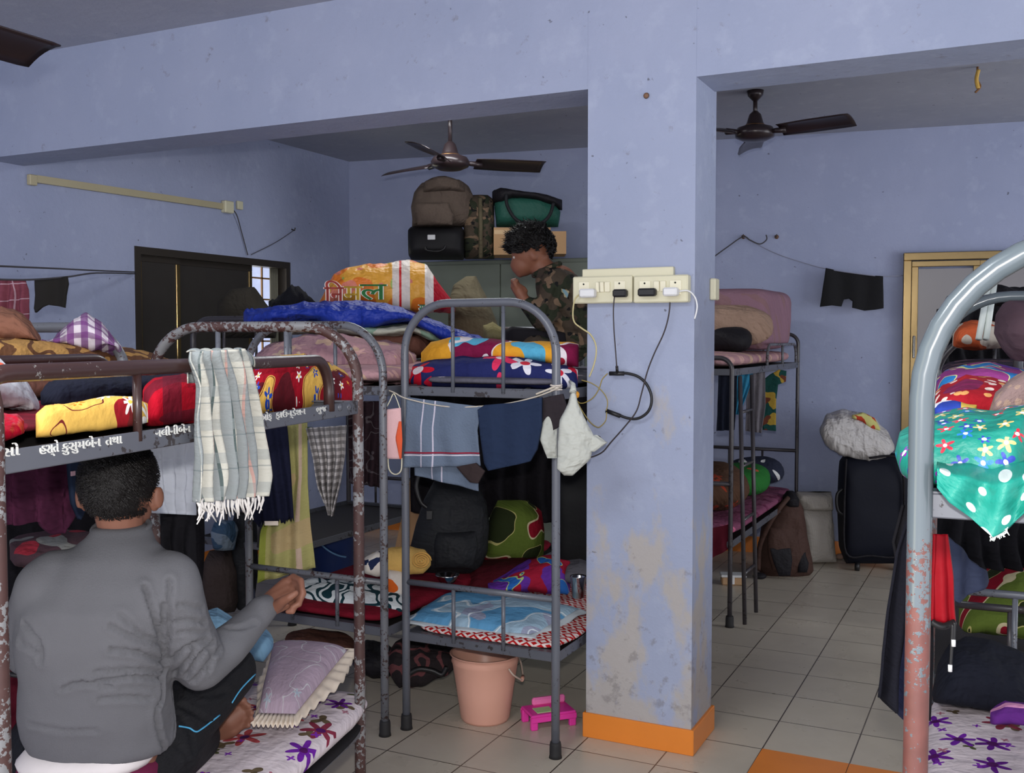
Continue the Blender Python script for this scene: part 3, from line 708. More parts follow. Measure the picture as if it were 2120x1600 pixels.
cable([(1405, 603), (1425, 602), (1438, 614), (1443, 630), (1442, 645), (1438, 660)], 0.0032, WHITEP, 'white cable looping round the right edge of the column', 0.055)
nb = thing('neckband_earphones', P(1300, 860, y=YF-0.04), 'black neckband earphones hanging on the column face from a charging cable', 'earphones')
q = [P(u, v, y=YF-0.035) for u, v in ((1290, 772), (1305, 774), (1322, 780), (1337, 793), (1347, 813), (1349, 832), (1343, 850), (1330, 862), (1315, 867), (1298, 865), (1284, 860))]
obj('neckband', M().tube(cat(q), 0.0055, 10), BLACKP, nb)
for a, b in (((1262, 773), (1292, 773)), ((1255, 850), (1284, 861))):
    obj('earphone_module', M().tube([P(*a, y=YF-0.035), P(*b, y=YF-0.035)], 0.0085, 10), BLACKP, nb)
obj('usb_plug', M().tube([P(1277, 758, y=YF-0.05), P(1278, 772, y=YF-0.04)], 0.006, 8), BLACKP, nb)
for pts in (((1258, 773), (1247, 785), (1240, 805), (1228, 823), (1212, 833), (1200, 834), (1192, 826)), ((1255, 850), (1258, 835), (1254, 820), (1240, 803), (1222, 792), (1204, 787)), ((1256, 853), (1254, 870), (1244, 882), (1236, 884), (1222, 874), (1205, 850), (1193, 828))):
    obj('ear_cord', M().tube(cat([P(u, v, y=YF-0.06) for u, v in pts]), 0.0022, 6), plain('olive_cord', (150, 132, 70), 0.5), nb)
obj('ear_bud', M().ell(P(1194, 817, y=YF-0.07), (0.011, 0.011, 0.014)), plain('orange_bud', (220, 150, 40), 0.3), nb)
# nail stub high on the column, and cream pipe behind the column's right edge
p = P(1338, 198, y=YF-0.008)
one('wall_plug', M().lathe([(0.012, 0), (0.009, 0.008), (0.001, 0.012)], p, R=rotm(PI/2, 0, 0), n=10), plain('rusty_plug', (120, 90, 70), 0.8), 'small rusty nail plug high on the column face', 'nail')
p = P(1490, 599, y=cy1-0.04)
one('switch_cover', M().box((cx1+0.012, cy1-0.05, p.z), (0.024, 0.06, 0.085), bev=0.004), CREAM, 'cream cover on the right side of the column, seen edge on', 'switch cover', smooth=False)

# ------------------------------------------------------------------ bucket, stool and other floor things
def pail(c, H, r0, r1, mt, mh, label, hang, nm='bucket'):
    t = thing(nm, c, label, 'bucket')
    x, y, z = c
    obj('body', M().lathe([(0.001, 0.0), (r0*0.93, 0.0), (r0, 0.012), (r0*1.0+(r1-r0)*0.5, H*0.5), (r1*0.985, H*0.86), (r1*1.01, H*0.88), (r1*0.99, H*0.93), (r1*1.0, H*0.985), (r1*1.06, H*0.99), (r1*1.06, H), (r1*0.99, H), (r1*0.965, H*0.93), (r0*0.95, 0.02), (0.001, 0.016)], c, n=44), mt, t)
    pts = [Vector((x, y, z+H*0.9))+Vector((math.cos(hang)*r1*1.03*math.cos(a), math.sin(hang)*r1*1.03*math.cos(a), 0))+Vector((-math.sin(hang), math.cos(hang), 0))*(-r1*1.07*math.sin(a))*0.55+Vector((0, 0, -r1*0.95*math.sin(a))) for a in [PI*i/22 for i in range(23)]]
    return t, pts
bc = P(1003, 1508, z=0)+FH*0.115; bc.z = 0
BUCK = plain('dusty_pink_plastic', (218, 164, 144), 0.38, 0.4, mott=0.04)
bk, _ = pail(bc, 0.285, 0.104, 0.141, BUCK, WHITEP, 'dusty pink plastic bucket standing under the clean grey bunk', 0)
hp = [bc+RT*0.10+FH*(-0.10)+Vector((0, 0, 0.245)), bc+RT*0.12+FH*(-0.105)+Vector((0, 0, 0.22)), bc+RT*0.155+FH*(-0.06)+Vector((0, 0, 0.185)), bc+RT*0.16+FH*0.0+Vector((0, 0, 0.18)), bc+RT*0.15+FH*0.09+Vector((0, 0, 0.215)), bc+RT*0.125+FH*0.1+Vector((0, 0, 0.245))]
hd = obj('handle', M().tube(cat(hp), 0.004, 8), plain('pale_wire', (200, 180, 165), 0.4), bk)
obj('grip', M().tube([hp[2], hp[3]], 0.008, 8), BUCK, hd)
PINK = plain('hot_pink_plastic', (226, 60, 160), 0.35, mott=0.05)
sp_ = P(1137, 1512, z=0); sp_.z = 0; sp_ += FH*0.08
t = thing('folding_stool', sp_, 'small hot pink plastic step stool lying low beside the bucket', 'stool')
Rst = rotm(0, 0, YAW+0.35)
def SP_(x, y, z): return sp_+Rst @ Vector((x, y, z))
m = M()
m.box(SP_(0, 0, 0.058), (0.2, 0.13, 0.012), R=Rst, bev=0.005)
for sx_ in (-1, 1):
    for sy_ in (-1, 1): m.box(SP_(sx_*0.085, sy_*0.052, 0.027), (0.03, 0.022, 0.054), R=Rst, bev=0.004)
obj('seat_frame', m, PINK, t, smooth=False)
obj('apron', M().box(SP_(0, -0.064, 0.044), (0.2, 0.006, 0.022), R=Rst, bev=0.002).box(SP_(0, 0.064, 0.044), (0.2, 0.006, 0.022), R=Rst, bev=0.002), PINK, t, smooth=False)
obj('seat_inset', M().box(SP_(-0.03, -0.015, 0.0655), (0.075, 0.06, 0.004), R=Rst, bev=0.002), plain('pale_green_inset', (170, 200, 140), 0.5), t, smooth=False)
obj('back_lip', M().box(SP_(0.02, 0.05, 0.08), (0.15, 0.024, 0.034), R=Rst, bev=0.008), plain('pink_print', (240, 120, 180), 0.5), t, smooth=False)
b2 = P(692, 1141, z=0); b2 += FH*0.0
b2 = P(690, 1135, d=6.6); b2.z = 0
b2t, _ = pail((b2.x, b2.y, 0.0), 0.40, 0.12, 0.165, plain('navy_plastic', (22, 42, 92), 0.35), WHITEP, 'dark blue plastic bucket far back on the floor, seen under the bunks', 0)
hp = [Vector((b2.x, b2.y, 0))+RT*x+FH*(-0.165)+Vector((0, 0, z)) for x, z in ((-0.06, 0.33), (0, 0.28), (0.06, 0.25), (0.11, 0.24))]
obj('handle', M().tube(cat(hp), 0.006, 8), plain('pale_blue_handle', (90, 130, 170), 0.5), b2t)
sb_ = P(1513, 1212, z=0); sb_.z = 0
t = thing('soap_box', sb_+Vector((0, 0.05, 0)), 'small white and tan soap box on the floor by the ladder bunk', 'box')
Rs = rotm(0, 0, 0.35)
obj('tray', M().box(sb_+Vector((0, 0.05, 0.027)), (0.15, 0.1, 0.054), R=Rs, bev=0.008), plain('tan_plastic', (176, 140, 104), 0.5), t, smooth=False)
obj('lid', M().box(sb_+Vector((0, 0.05, 0.06)), (0.165, 0.112, 0.016), R=Rs, bev=0.006), WHITEP, t, smooth=False)
obj('clasp', M().box(sb_+Vector((0.015, -0.005, 0.035)), (0.02, 0.008, 0.05), R=Rs, bev=0.002), WHITEP, t, smooth=False)

# right room floor luggage
BRN = fab('brown_backpack_cloth', (72, 52, 46), rough=0.7, fold=0.4); DKB = fab('black_bag_cloth', (30, 28, 32), rough=0.6, fold=0.3)
t = thing('backpack', (P(1620, 1196, z=0)+FH*0.12), 'brown backpack slumped on the floor at the foot of the ladder bunk', 'backpack')
dB = (P(1620, 1196, z=0)-Vector((0, 0, EYE))).dot(FW)
obj('body', upright([(1625, 1022), (1600, 1050), (1580, 1085), (1570, 1130), (1568, 1170), (1578, 1196)], [(1645, 1022), (1660, 1050), (1668, 1100), (1678, 1150), (1682, 1180), (1668, 1197)], dB+0.12, 0.30, amp=0.02, seed=3), BRN, t)
obj('front_pocket', upright([(1594, 1092), (1588, 1120), (1590, 1150), (1600, 1182)], [(1624, 1092), (1634, 1120), (1638, 1150), (1636, 1182)], dB-0.02, 0.08, amp=0.01, seed=4), BRN, t)
obj('side_mesh', upright([(1594, 1135), (1600, 1160), (1612, 1192)], [(1636, 1130), (1640, 1160), (1636, 1194)], dB-0.055, 0.03, amp=0.008, seed=5), DKB, t)
obj('side_mesh', upright([(1652, 1140), (1650, 1160), (1652, 1185)], [(1668, 1150), (1674, 1165), (1670, 1188)], dB-0.0, 0.05, amp=0.008, seed=6), DKB, t)
obj('strap', M().tube(cat([P(1632, 1030, d=dB-0.03), P(1612, 1055, d=dB-0.08), P(1590, 1090, d=dB-0.06), P(1574, 1130, d=dB), P(1570, 1180, d=dB)]), 0.016, 8), BRN, t)
obj('top_cover', upright([(1630, 1016), (1622, 1030), (1624, 1050)], [(1642, 1016), (1652, 1032), (1652, 1052)], dB+0.05, 0.16, amp=0.01, seed=7), DKB, t)
obj('foot_strap', M().ell(P(1572, 1192, d=dB-0.02), (0.045, 0.04, 0.022), amp=0.01), DKB, t)
SACK = fab('woven_poly_sack', (176, 170, 162), [('stripe', 0, 0.012, 0, 0.5, (160, 154, 146), 0.5)], fold=0.5)
sk = P(1698, 1165, z=0); dS = (sk-Vector((0, 0, EYE))).dot(FW)-0.08
t = thing('woven_sack', sk, 'off-white woven sack standing against the back wall beside the brown backpack', 'sack')
obj('body', upright([(1662, 1050), (1658, 1070), (1662, 1110), (1668, 1164)], [(1722, 1050), (1720, 1075), (1724, 1110), (1732, 1164)], dS+0.08, 0.2, e=3.2, amp=0.02, seed=8), SACK, t)
obj('folded_top', upright([(1650, 1018), (1648, 1032), (1660, 1056)], [(1722, 1018), (1720, 1035), (1720, 1058)], dS+0.08, 0.2, e=3, amp=0.03, seed=9), SACK, t)
NAVY = fab('navy_suitcase_cloth', (18, 20, 31), rough=0.6, bump=0.15)
dC = 7.32
t = thing('suitcase', P(1800, 1165, z=0), 'large navy soft suitcase standing on end near the gold framed door', 'suitcase')
sc_ = upright([(1752, 938), (1742, 955), (1740, 1050), (1742, 1135), (1752, 1166)], [(1862, 938), (1878, 960), (1884, 1060), (1884, 1135), (1876, 1170)], dC-0.15, 0.26, e=5, amp=0.006, seed=10)
obj('body', sc_, NAVY, t)
obj('piping', M().tube(cat([P(u, v, d=dC-0.30) for u, v in ((1752, 950), (1748, 1050), (1752, 1145), (1800, 1150), (1868, 1145), (1872, 1050), (1862, 952), (1800, 948))]), 0.008, 6, closed=False), DKB, t)
obj('side_handle', M().tube(cat([P(u, v, d=dC-0.2) for u, v in ((1744, 1012), (1734, 1022), (1732, 1040), (1736, 1058), (1745, 1064))]), 0.011, 8), BLACKP, t)
for u in (1775, 1862): obj('wheel', M().lathe([(0.001, -0.015), (0.03, -0.015), (0.03, 0.015), (0.001, 0.015)], Vector((P(u, 1166, d=dC-0.2).x, P(u, 1166, d=dC-0.2).y, 0.03)), R=rotm(0, PI/2, 0), n=16), BLACKP, t)
WB = fab('white_carry_bag', (188, 184, 182), rough=0.5, fold=0.8, spec=0.4)
t = thing('plastic_bag', P(1770, 950, d=dC-0.2), 'white stuffed carry bag with a yellow patch lying on the navy suitcase', 'bag')
obj('body', lying([(1697, 888), (1712, 856), (1740, 850), (1775, 852), (1810, 868), (1835, 895), (1852, 925)], [(1697, 892), (1710, 918), (1735, 940), (1775, 952), (1800, 958), (1830, 948), (1852, 932)], dC-0.18, 0.32, amp=0.03, seed=11), WB, t)
obj('printed_patch', lying([(1764, 858), (1785, 852), (1810, 862), (1822, 885)], [(1764, 866), (1785, 873), (1805, 888), (1822, 892)], dC-0.30, 0.06, amp=0.012, seed=11), fab('yellow_print', (196, 190, 120), [('blotch', 14, 0.6, (170, 60, 40), 3)]), t)
one('small_floor_litter', M().ell(P(1752, 1150, z=0.02), (0.05, 0.03, 0.022), amp=0.01).ell(P(1738, 1152, z=0.02), (0.03, 0.03, 0.02), amp=0.01), plain('litter', (150, 120, 105), 0.8), 'small scrap of crumpled litter on the floor in front of the navy suitcase', 'litter')

# black shorts on a line against the back wall
wh1, wh2 = PB(1538, 490, 0.02), PB(1607, 490, 0.02)
for p, lb in ((wh1, 'left of the two wall hooks above the ladder bunk, string tied to it'), (wh2, 'right of the two wall hooks above the ladder bunk, bare')):
    t = thing('wall_hook', p, lb, 'hook')
    obj('plug', M().lathe([(0.016, 0), (0.014, 0.012), (0.005, 0.016), (0.001, 0.017)], p+Vector((0, 0.018, 0)), R=rotm(PI/2, 0, 0), n=12), plain('hook_plate', (110, 80, 60), 0.7), t)
    obj('hook', M().tube([p+Vector((0, 0.01, 0)), p+Vector((0, -0.02, -0.005)), p+Vector((0.01, -0.025, 0.015))], 0.004, 6), DARKF, t)
line([PB(1480, 530, 0.03), PB(1505, 512, 0.03), wh1, PB(1553, 497, 0.03), PB(1573, 505, 0.03), PB(1587, 496, 0.03), PB(1586, 486, 0.03)], 0.0045, DKROPE, 'frayed dark string tied at the left wall hook, above the ladder bunk', 'string', 'frayed_string')
line([wh1, PB(1600, 522, 0.04), PB(1660, 543, 0.06), PB(1708, 556, 0.1), PB(1770, 566, 0.12), PB(1827, 572, 0.1), PB(1872, 570, 0.03)], 0.003, plain('pale_string', (140, 142, 160), 0.8), 'pale clothesline carrying the black shorts to the gold door frame')
BLKCL = fab('black_jersey', (34, 34, 36), fold=0.2)
def shape_cloth(name, poly, d, mat_, label, cat_, th=0.012, pl=None, group=None, amp=0.012, seed=0):
    """garment with its own cut-out outline, built as a folded double sheet"""
    import bmesh
    bm_ = bmesh.new(); vs = [bm_.verts.new((p[0], p[1], 0)) for p in poly]; bm_.faces.new(vs)
    bmesh.ops.triangulate(bm_, faces=bm_.faces[:])
    for _ in range(4): bmesh.ops.subdivide_edges(bm_, edges=[e for e in bm_.edges if e.calc_length() > 6], cuts=1); bmesh.ops.triangulate(bm_, faces=bm_.faces[:])
    m = M(); vv = []; uvs = []
    for v in bm_.verts:
        q = P(v.co.x, v.co.y, d=d) if pl is None else P(v.co.x, v.co.y, pl=pl)
        q = q+FH*amp*(fnz(q, 7, seed)+math.sin(v.co.x*0.12+seed)*0.6); vv.append(tuple(q)); uvs.append((v.co.x*(d or 3)/F_PX, -v.co.y*(d or 3)/F_PX))
    bm_.verts.index_update(); m.add(vv, [tuple(v.index for v in f.verts) for f in bm_.faces], uvs); bm_.free()
    return one(name, m, mat_, label, cat_, group, solid=th)
shape_cloth('shorts', [(1709, 555), (1740, 562), (1780, 568), (1827, 572), (1829, 638), (1812, 641), (1790, 643), (1764, 637), (1765, 624), (1758, 618), (1748, 620), (1743, 634), (1722, 632), (1698, 635)], None, BLKCL, 'black shorts pegged on the pale clothesline on the back wall', 'shorts', pl=(TW @ Vector((0, -0.1, 0)), NW))
shape_cloth('cloth_shorts', [(74, 578), (100, 576), (122, 576), (140, 572), (142, 588), (136, 612), (134, 637), (116, 633), (100, 631), (88, 636), (73, 647), (70, 638), (74, 610)], 4.6, fab('faded_black_jersey', (42, 40, 38)), 'faded black shorts drying on the lower clothesline at far left', 'shorts')
REDCH = fab('red_check', (120, 62, 74), [('stripe', 0, 0.07, 0, 0.06, (170, 140, 150)), ('stripe', 1, 0.07, 0, 0.06, (170, 140, 150))], fold=0.6)
one('checked_cloth', cloth([(-30, 580), (-30, 690)], [(52, 578), (58, 600), (57, 668)], d=4.25, folds=4, amp=0.02), REDCH, 'dark red checked cloth drying on the lower clothesline at the left edge', 'cloth', solid=0.003)
# ------------------------------------------------------------------ bedding on and under the bunks
AX = TA.to_3x3() @ Vector((1, 0, 0))
def dA(inset): return lambda u: (P(u, 850, pl=(TA @ Vector((inset, 0, 0)), AX))-Vector((0, 0, EYE))).dot(FW)
def L1(name, T, B, d, th, mat_, label, cat_, group=None, **k): return one(name, lying(T, B, d, th, **k), mat_, label, cat_, group)
def U1(name, L, R, d, th, mat_, label, cat_, group=None, **k): return one(name, upright(L, R, d, th, **k), mat_, label, cat_, group)
def C1(name, L, R, d, mat_, label, cat_, group=None, pl=None, solid=0.004, **k): return one(name, cloth(L, R, d, pl, **k), mat_, label, cat_, group, solid=solid)
def slab(name, T, x0, x1, y0, y1, z0, z1, mat_, label, cat_='mattress', e=9, amp=0.008, seed=0, group=None):
    m = M(T).ell(((x0+x1)/2, (y0+y1)/2, (z0+z1)/2), ((x1-x0)/2, (y1-y0)/2, (z1-z0)/2), e=e, e2=3.2, n=72, m=14, amp=amp, fr=6, seed=seed)
    return one(name, m, mat_, label, cat_, group)
# fabrics
MARED = fab('maroon_blanket', (112, 22, 38), [('blotch', 5, 0.56, (86, 22, 32), 2)], fold=0.3)
REDYEL = fab('red_printed_quilt', (158, 14, 34), [('blotch', 4.2, 0.56, (92, 20, 30), 2), ('blotch', 6, 0.52, (222, 176, 84), 5), ('ring', 6, 0.535, 0.55, (110, 30, 30), 5), ('flower', 16, 0.022, 5, [(236, 232, 226), (232, 110, 30), (30, 70, 170)], (240, 200, 90), 0.35, 1)], fold=0.25)
YELRED = fab('yellow_printed_quilt', (224, 180, 88), [('blotch', 7, 0.60, (150, 24, 34), 4), ('ring', 9, 0.50, 0.515, (110, 34, 34), 7), ('flower', 14, 0.03, 7, [(240, 236, 230), (236, 110, 30), (240, 236, 230)], (240, 210, 90), 0.5, 2), ('blotch', 8, 0.68, (28, 66, 160), 9)], fold=0.2)
REDCHK = fab('red_check_blanket', (170, 10, 34), [('stripe', 0, 0.16, 0, 0.5, (92, 22, 38), 0.8), ('stripe', 1, 0.16, 0, 0.5, (92, 22, 38), 0.8)], fold=0.2)
NAVYC = fab('navy_cloth', (34, 36, 50), fold=0.4)
WHITEC = fab('white_cloth', (196, 198, 204), fold=0.6, k=1.05)
GOLDB = fab('gold_brown_blanket', (176, 134, 78), [('ring', 6, 0.46, 0.53, (96, 64, 44), 2), ('blotch', 5, 0.60, (104, 70, 48), 6)], fold=0.4)
PURCHK = fab('purple_check', (206, 196, 204), [('stripe', 0, 0.045, 0, 0.5, (104, 52, 112), 0.85), ('stripe', 1, 0.045, 0, 0.4, (104, 52, 112), 0.7)], fold=0.3)
PINKQ = fab('faded_pink_quilt', (178, 138, 142), [('flower', 9, 0.05, 5, [(198, 158, 150), (160, 120, 130), (204, 176, 150)], None, 0.6, 3), ('blotch', 9, 0.62, (196, 164, 140), 3)], fold=0.5)
BROWNC = fab('brown_blanket', (104, 68, 58), fold=0.4)
TARP = fab('royal_blue_sheet', (24, 50, 150), rough=0.55, spec=0.35, fold=0.9)
FLORW = fab('white_purple_floral', (198, 186, 190), [('flower', 7.5, 0.03, 3, [(76, 78, 48), (90, 76, 56)], None, 0.6, 8), ('flower', 7.0, 0.052, 6, [(98, 28, 140), (150, 60, 64), (86, 20, 120), (120, 40, 60)], (70, 14, 80), 0.75, 4), ('flower', 12, 0.016, 4, [(110, 40, 150), (150, 96, 110)], None, 0.4, 9)], fold=0.35)
NAVFL = fab('navy_red_floral', (36, 42, 92), [('flower', 5.5, 0.095, 5, [(196, 22, 52), (214, 50, 90), (190, 20, 44)], (226, 214, 216), 0.62, 5), ('flower', 6, 0.07, 5, [(222, 220, 228)], (200, 40, 60), 0.35, 7)], fold=0.3)
BRIGHT = fab('bright_swirl_print', (226, 160, 48), [('blotch', 4.0, 0.52, (118, 22, 62), 3), ('blotch', 4.6, 0.60, (86, 168, 200), 11), ('ring', 4.0, 0.50, 0.52, (226, 214, 214), 3), ('flower', 5, 0.07, 3, [(226, 216, 220)], (150, 30, 50), 0.4, 2)], fold=0.3)
REDDIA = fab('red_white_ikat', (222, 206, 200), [('diamond', 0.058, (170, 22, 24))], fold=0.2)
BLUEP = fab('blue_white_pillow', (158, 186, 204), [('blotch', 5, 0.50, (92, 150, 190), 2), ('blotch', 6, 0.60, (150, 156, 178), 5), ('ring', 5, 0.47, 0.485, (214, 224, 228), 2)], fold=0.3)
TEALST = fab('teal_white_stripe', (218, 224, 224), [('ring', 6, 0.42, 0.47, (22, 54, 62), 2), ('ring', 6, 0.53, 0.58, (22, 54, 62), 2), ('blotch', 6, 0.63, (22, 54, 62), 2)], fold=0.2)
YELT = fab('yellow_terry', (216, 174, 98), bs=180, bump=0.5, fold=0.15)
GREENFL = fab('green_red_floral', (98, 116, 48), [('blotch', 4.4, 0.54, (142, 22, 40), 3), ('ring', 4.4, 0.525, 0.545, (214, 200, 160), 3), ('blotch', 5.5, 0.60, (44, 52, 28), 9), ('ring', 5.5, 0.59, 0.602, (196, 188, 120), 9)], fold=0.3)
MIXC = fab('purple_blue_red_print', (150, 24, 48), [('blotch', 7, 0.52, (92, 44, 140), 3), ('blotch', 8, 0.58, (40, 96, 170), 6), ('ring', 8, 0.57, 0.585, (170, 190, 120), 6)], fold=0.4)
BAGCL = fab('black_backpack_cloth', (34, 35, 38), rough=0.6, fold=0.35)
DARKBR = fab('dark_brown_cloth', (52, 42, 42), fold=0.4)
CAMO = fab('camouflage_cloth', (72, 62, 52), [('blotch', 16, 0.52, (44, 48, 36), 2), ('blotch', 20, 0.60, (112, 92, 74), 5), ('blotch', 26, 0.64, (26, 26, 26), 8)], fold=0.4)
OLIVE = fab('olive_canvas', (92, 84, 66), fold=0.5)
GREENB = fab('dark_green_bag_cloth', (38, 84, 72), rough=0.5, fold=0.3)
TAUPE = fab('taupe_backpack_cloth', (88, 76, 68), fold=0.5)

# -- A, front bunk, upper deck
slab('mattress', TA, 0.14, 0.685, 0.03, 1.6, 1.421, 1.445, MARED, 'thin maroon mattress on the upper deck of the front bunk with lettering')
L1('printed_quilt', [(508, 772), (540, 752), (580, 738), (630, 732), (680, 745), (718, 775), (742, 808)], [(508, 862), (600, 850), (680, 838), (742, 826)], dA(0.21), 0.40, REDYEL, 'red and yellow printed quilt heaped just right of the striped scarf', 'quilt', e=2.4, seed=21)
L1('printed_quilt', [(74, 862), (95, 842), (150, 834), (220, 824), (280, 822), (306, 832)], [(74, 904), (150, 897), (230, 886), (306, 876)], dA(0.075), 0.12, YELRED, 'yellow quilt roll with white and orange flowers behind the front bunk rail, above the man', 'quilt', e=3, amp=0.006, seed=22)
L1('checked_blanket', [(296, 806), (320, 786), (380, 776), (450, 772), (520, 770)], [(296, 884), (380, 874), (450, 865), (520, 860)], dA(0.20), 0.36, REDCHK, 'red checked blanket folded in the middle of the front bunk upper deck', 'blanket', e=3.4, seed=23)
L1('navy_jacket', [(84, 812), (120, 792), (200, 782), (300, 772), (400, 764), (520, 756)], [(84, 846), (200, 838), (300, 826), (400, 815), (520, 800)], dA(0.50), 0.3, NAVYC, 'dark navy jacket spread behind the yellow roll on the front bunk', 'jacket', e=3, amp=0.02, seed=24)
t = thing('white_sack', P(0, 840, d=1.95), 'white stuffed sack with an orange corner at the left edge, on the front bunk', 'sack')
obj('body', lying([(-90, 730), (-40, 735), (0, 742), (30, 768), (60, 800), (82, 838)], [(-90, 846), (0, 844), (82, 846)], dA(0.42), 0.3, amp=0.015, seed=25), WHITEC, t)
obj('orange_corner', lying([(-60, 735), (-20, 742), (6, 752), (24, 768)], [(-60, 752), (-20, 764), (6, 776), (24, 776)], dA(0.26), 0.05, amp=0.004), fab('orange_patch', (206, 92, 70)), t)
L1('red_bag', [(-80, 856), (0, 846), (36, 850), (50, 862)], [(-80, 926), (0, 914), (50, 902)], dA(0.10), 0.14, fab('glossy_red', (176, 10, 40), rough=0.35, spec=0.5, fold=0.7), 'glossy red bag at the left edge behind the front bunk rail', 'bag', seed=26)
# striped scarf over the guard rail
SCARF = fab('striped_scarf', (172, 170, 160), [('stripe', 0, 0.05, 0.0, 0.46, (118, 124, 126), 0.9), ('stripe', 0, 0.05, 0.46, 0.52, (48, 66, 68), 0.9), ('stripe', 0, 0.05, 0.93, 1.0, (170, 120, 112), 0.7), ('stripe', 1, 0.075, 0.3, 0.62, (122, 128, 128), 0.5), ('stripe', 1, 0.075, 0.10, 0.14, (86, 98, 100), 0.5)], bs=120, fold=0.2)
sl = [(398, 728), (393, 745), (404, 800), (402, 860), (404, 940), (404, 1000), (406, 1040)]; sr = [(506, 722), (513, 740), (522, 800), (535, 860), (545, 930), (547, 975), (540, 1010)]
t = thing('striped_scarf', P(470, 1040, d=2.35), 'grey and cream striped cotton scarf with fringed end hung over the front bunk guard rail', 'scarf')
PLs = (TA @ Vector((-0.035, 0, 0)), AX)
mS = cloth(sl, [(506, 722), (513, 740), (522, 800), (535, 860), (545, 930), (549, 985), (544, 1026)], pl=PLs, folds=6, amp=0.017, nu=84, nv=50, grow=0.5, seed=3)
obj('cloth', mS, SCARF, t, solid=0.003)
def over(s, tt):
    u = 398+(506-398)*s; a = -0.3+tt*2.4
    c = P(u, 745, pl=(TA @ Vector((0, 0, 0)), AX)); r = 0.028
    return Vector((c.x, c.y, 1.545))+AX*(-r*math.cos(a))+Vector((0, 0, r*math.sin(a)+0.004))+Vector((0, 0, 0.004*math.sin(s*30)))
obj('fold_over_rail', M().grid(over, 50, 10, 0.13, 0.08), SCARF, t, solid=0.003)
def back(s, tt):
    u = 410+(500-410)*s; c = P(u, 745, pl=(TA @ Vector((0, 0, 0)), AX)); return Vector((c.x, c.y, 1.555-tt*0.05))+AX*(0.026+0.004*math.sin(s*25))
obj('back_flap', M().grid(back, 30, 5, 0.13, 0.1), SCARF, t, solid=0.003)
fr = M(); rr_ = random.Random(5)
for i in range(42):
    s = i/41; u = 408+136*s+rr_.uniform(-2, 2); v0 = 1034-14*s*s+8*math.sin(i*0.9); ln = rr_.uniform(22, 48)
    p0 = P(u, v0, pl=PLs); p1 = P(u+rr_.uniform(-7, 7), v0+ln*0.5, pl=PLs); p2 = P(u+rr_.uniform(-9, 9), v0+ln, pl=PLs)
    fr.tube([p0, p1+FH*rr_.uniform(-.01, .01), p2+FH*rr_.uniform(-.015, .015)], [0.0032, 0.0026, 0.0014], 5)
obj('fringe', fr, fab('fringe_cotton', (206, 202, 198)), t)['kind'] = 'stuff'

# -- D, upper deck
DX = TD.to_3x3() @ Vector((1, 0, 0))
def dD(inset): return lambda u: (P(u, 720, pl=(TD @ Vector((inset, 0, 0)), DX))-Vector((0, 0, EYE))).dot(FW)
slab('mattress', TD, 0.02, 0.68, 0.05, 1.85, 1.421, 1.50, BROWNC, 'brown mattress on the upper deck of the bunk left of the front one')
L1('gold_blanket', [(-60, 696), (40, 702), (120, 708), (200, 714), (290, 724), (350, 742), (380, 765)], [(-60, 780), (100, 782), (250, 784), (380, 788)], dD(0.2), 0.5, GOLDB, 'gold and dark brown patterned blanket on the bunk behind the brown guard rails', 'blanket', e=3, amp=0.012, seed=27)
L1('checked_shirt', [(84, 704), (112, 690), (150, 668), (180, 660), (212, 676), (236, 700), (252, 722)], [(84, 714), (130, 724), (190, 728), (252, 728)], 3.25, 0.22, PURCHK, 'crumpled white and purple checked shirt lying on the gold blanket', 'shirt', e=2.2, amp=0.03, fr=8, seed=28)
L1('brown_shawl', [(-70, 668), (-10, 650), (30, 652), (60, 672), (85, 700)], [(-70, 716), (0, 716), (85, 716)], 3.1, 0.3, fab('brown_shawl_cloth', (122, 82, 66), fold=0.6), 'crumpled brown shawl at the left edge under the red checked cloth', 'shawl', e=2.2, amp=0.03, seed=29)
# -- A, lower deck
slab('floral_mattress', TA, -0.03, 0.69, -0.11, 1.58, 0.442, 0.52, FLORW, 'lower deck mattress under a white sheet with purple flowers, the man sits on it', amp=0.014, seed=30)
DKM = fab('black_mattress_edge', (30, 28, 30)); slab('under_mattress', TA, -0.04, 0.68, -0.035, 1.57, 0.424, 0.45, DKM, 'thin black under-mattress showing below the white floral sheet of the front bunk', amp=0.003)
def pillow4(c, th, nu=30, nv=24, amp=0.004, seed=0, sag=0.25):
    a, b, d, e = [Vector(q) for q in c]; m = M()      # corners in order round the pillow
    nz = (b-a).cross(e-a).normalized(); nz = nz if nz.z > 0 else -nz
    for sg in (1, -1):
        def fn(s, t, sg=sg):
            base = a.lerp(b, s).lerp(e.lerp(d, s), t); k = max(0, (1-abs(2*s-1)**3.5)*(1-abs(2*t-1)**3.5))**0.5
            return base+nz*(sg*th*(1 if sg > 0 else sag)*k)+nz*(amp*k*(noise.noise(base*9+Vector((seed, 0, 0)))+0.6*abs(noise.noise(base*22))))
        m.grid(fn, nu, nv, (b-a).length, (e-a).length)
    return m
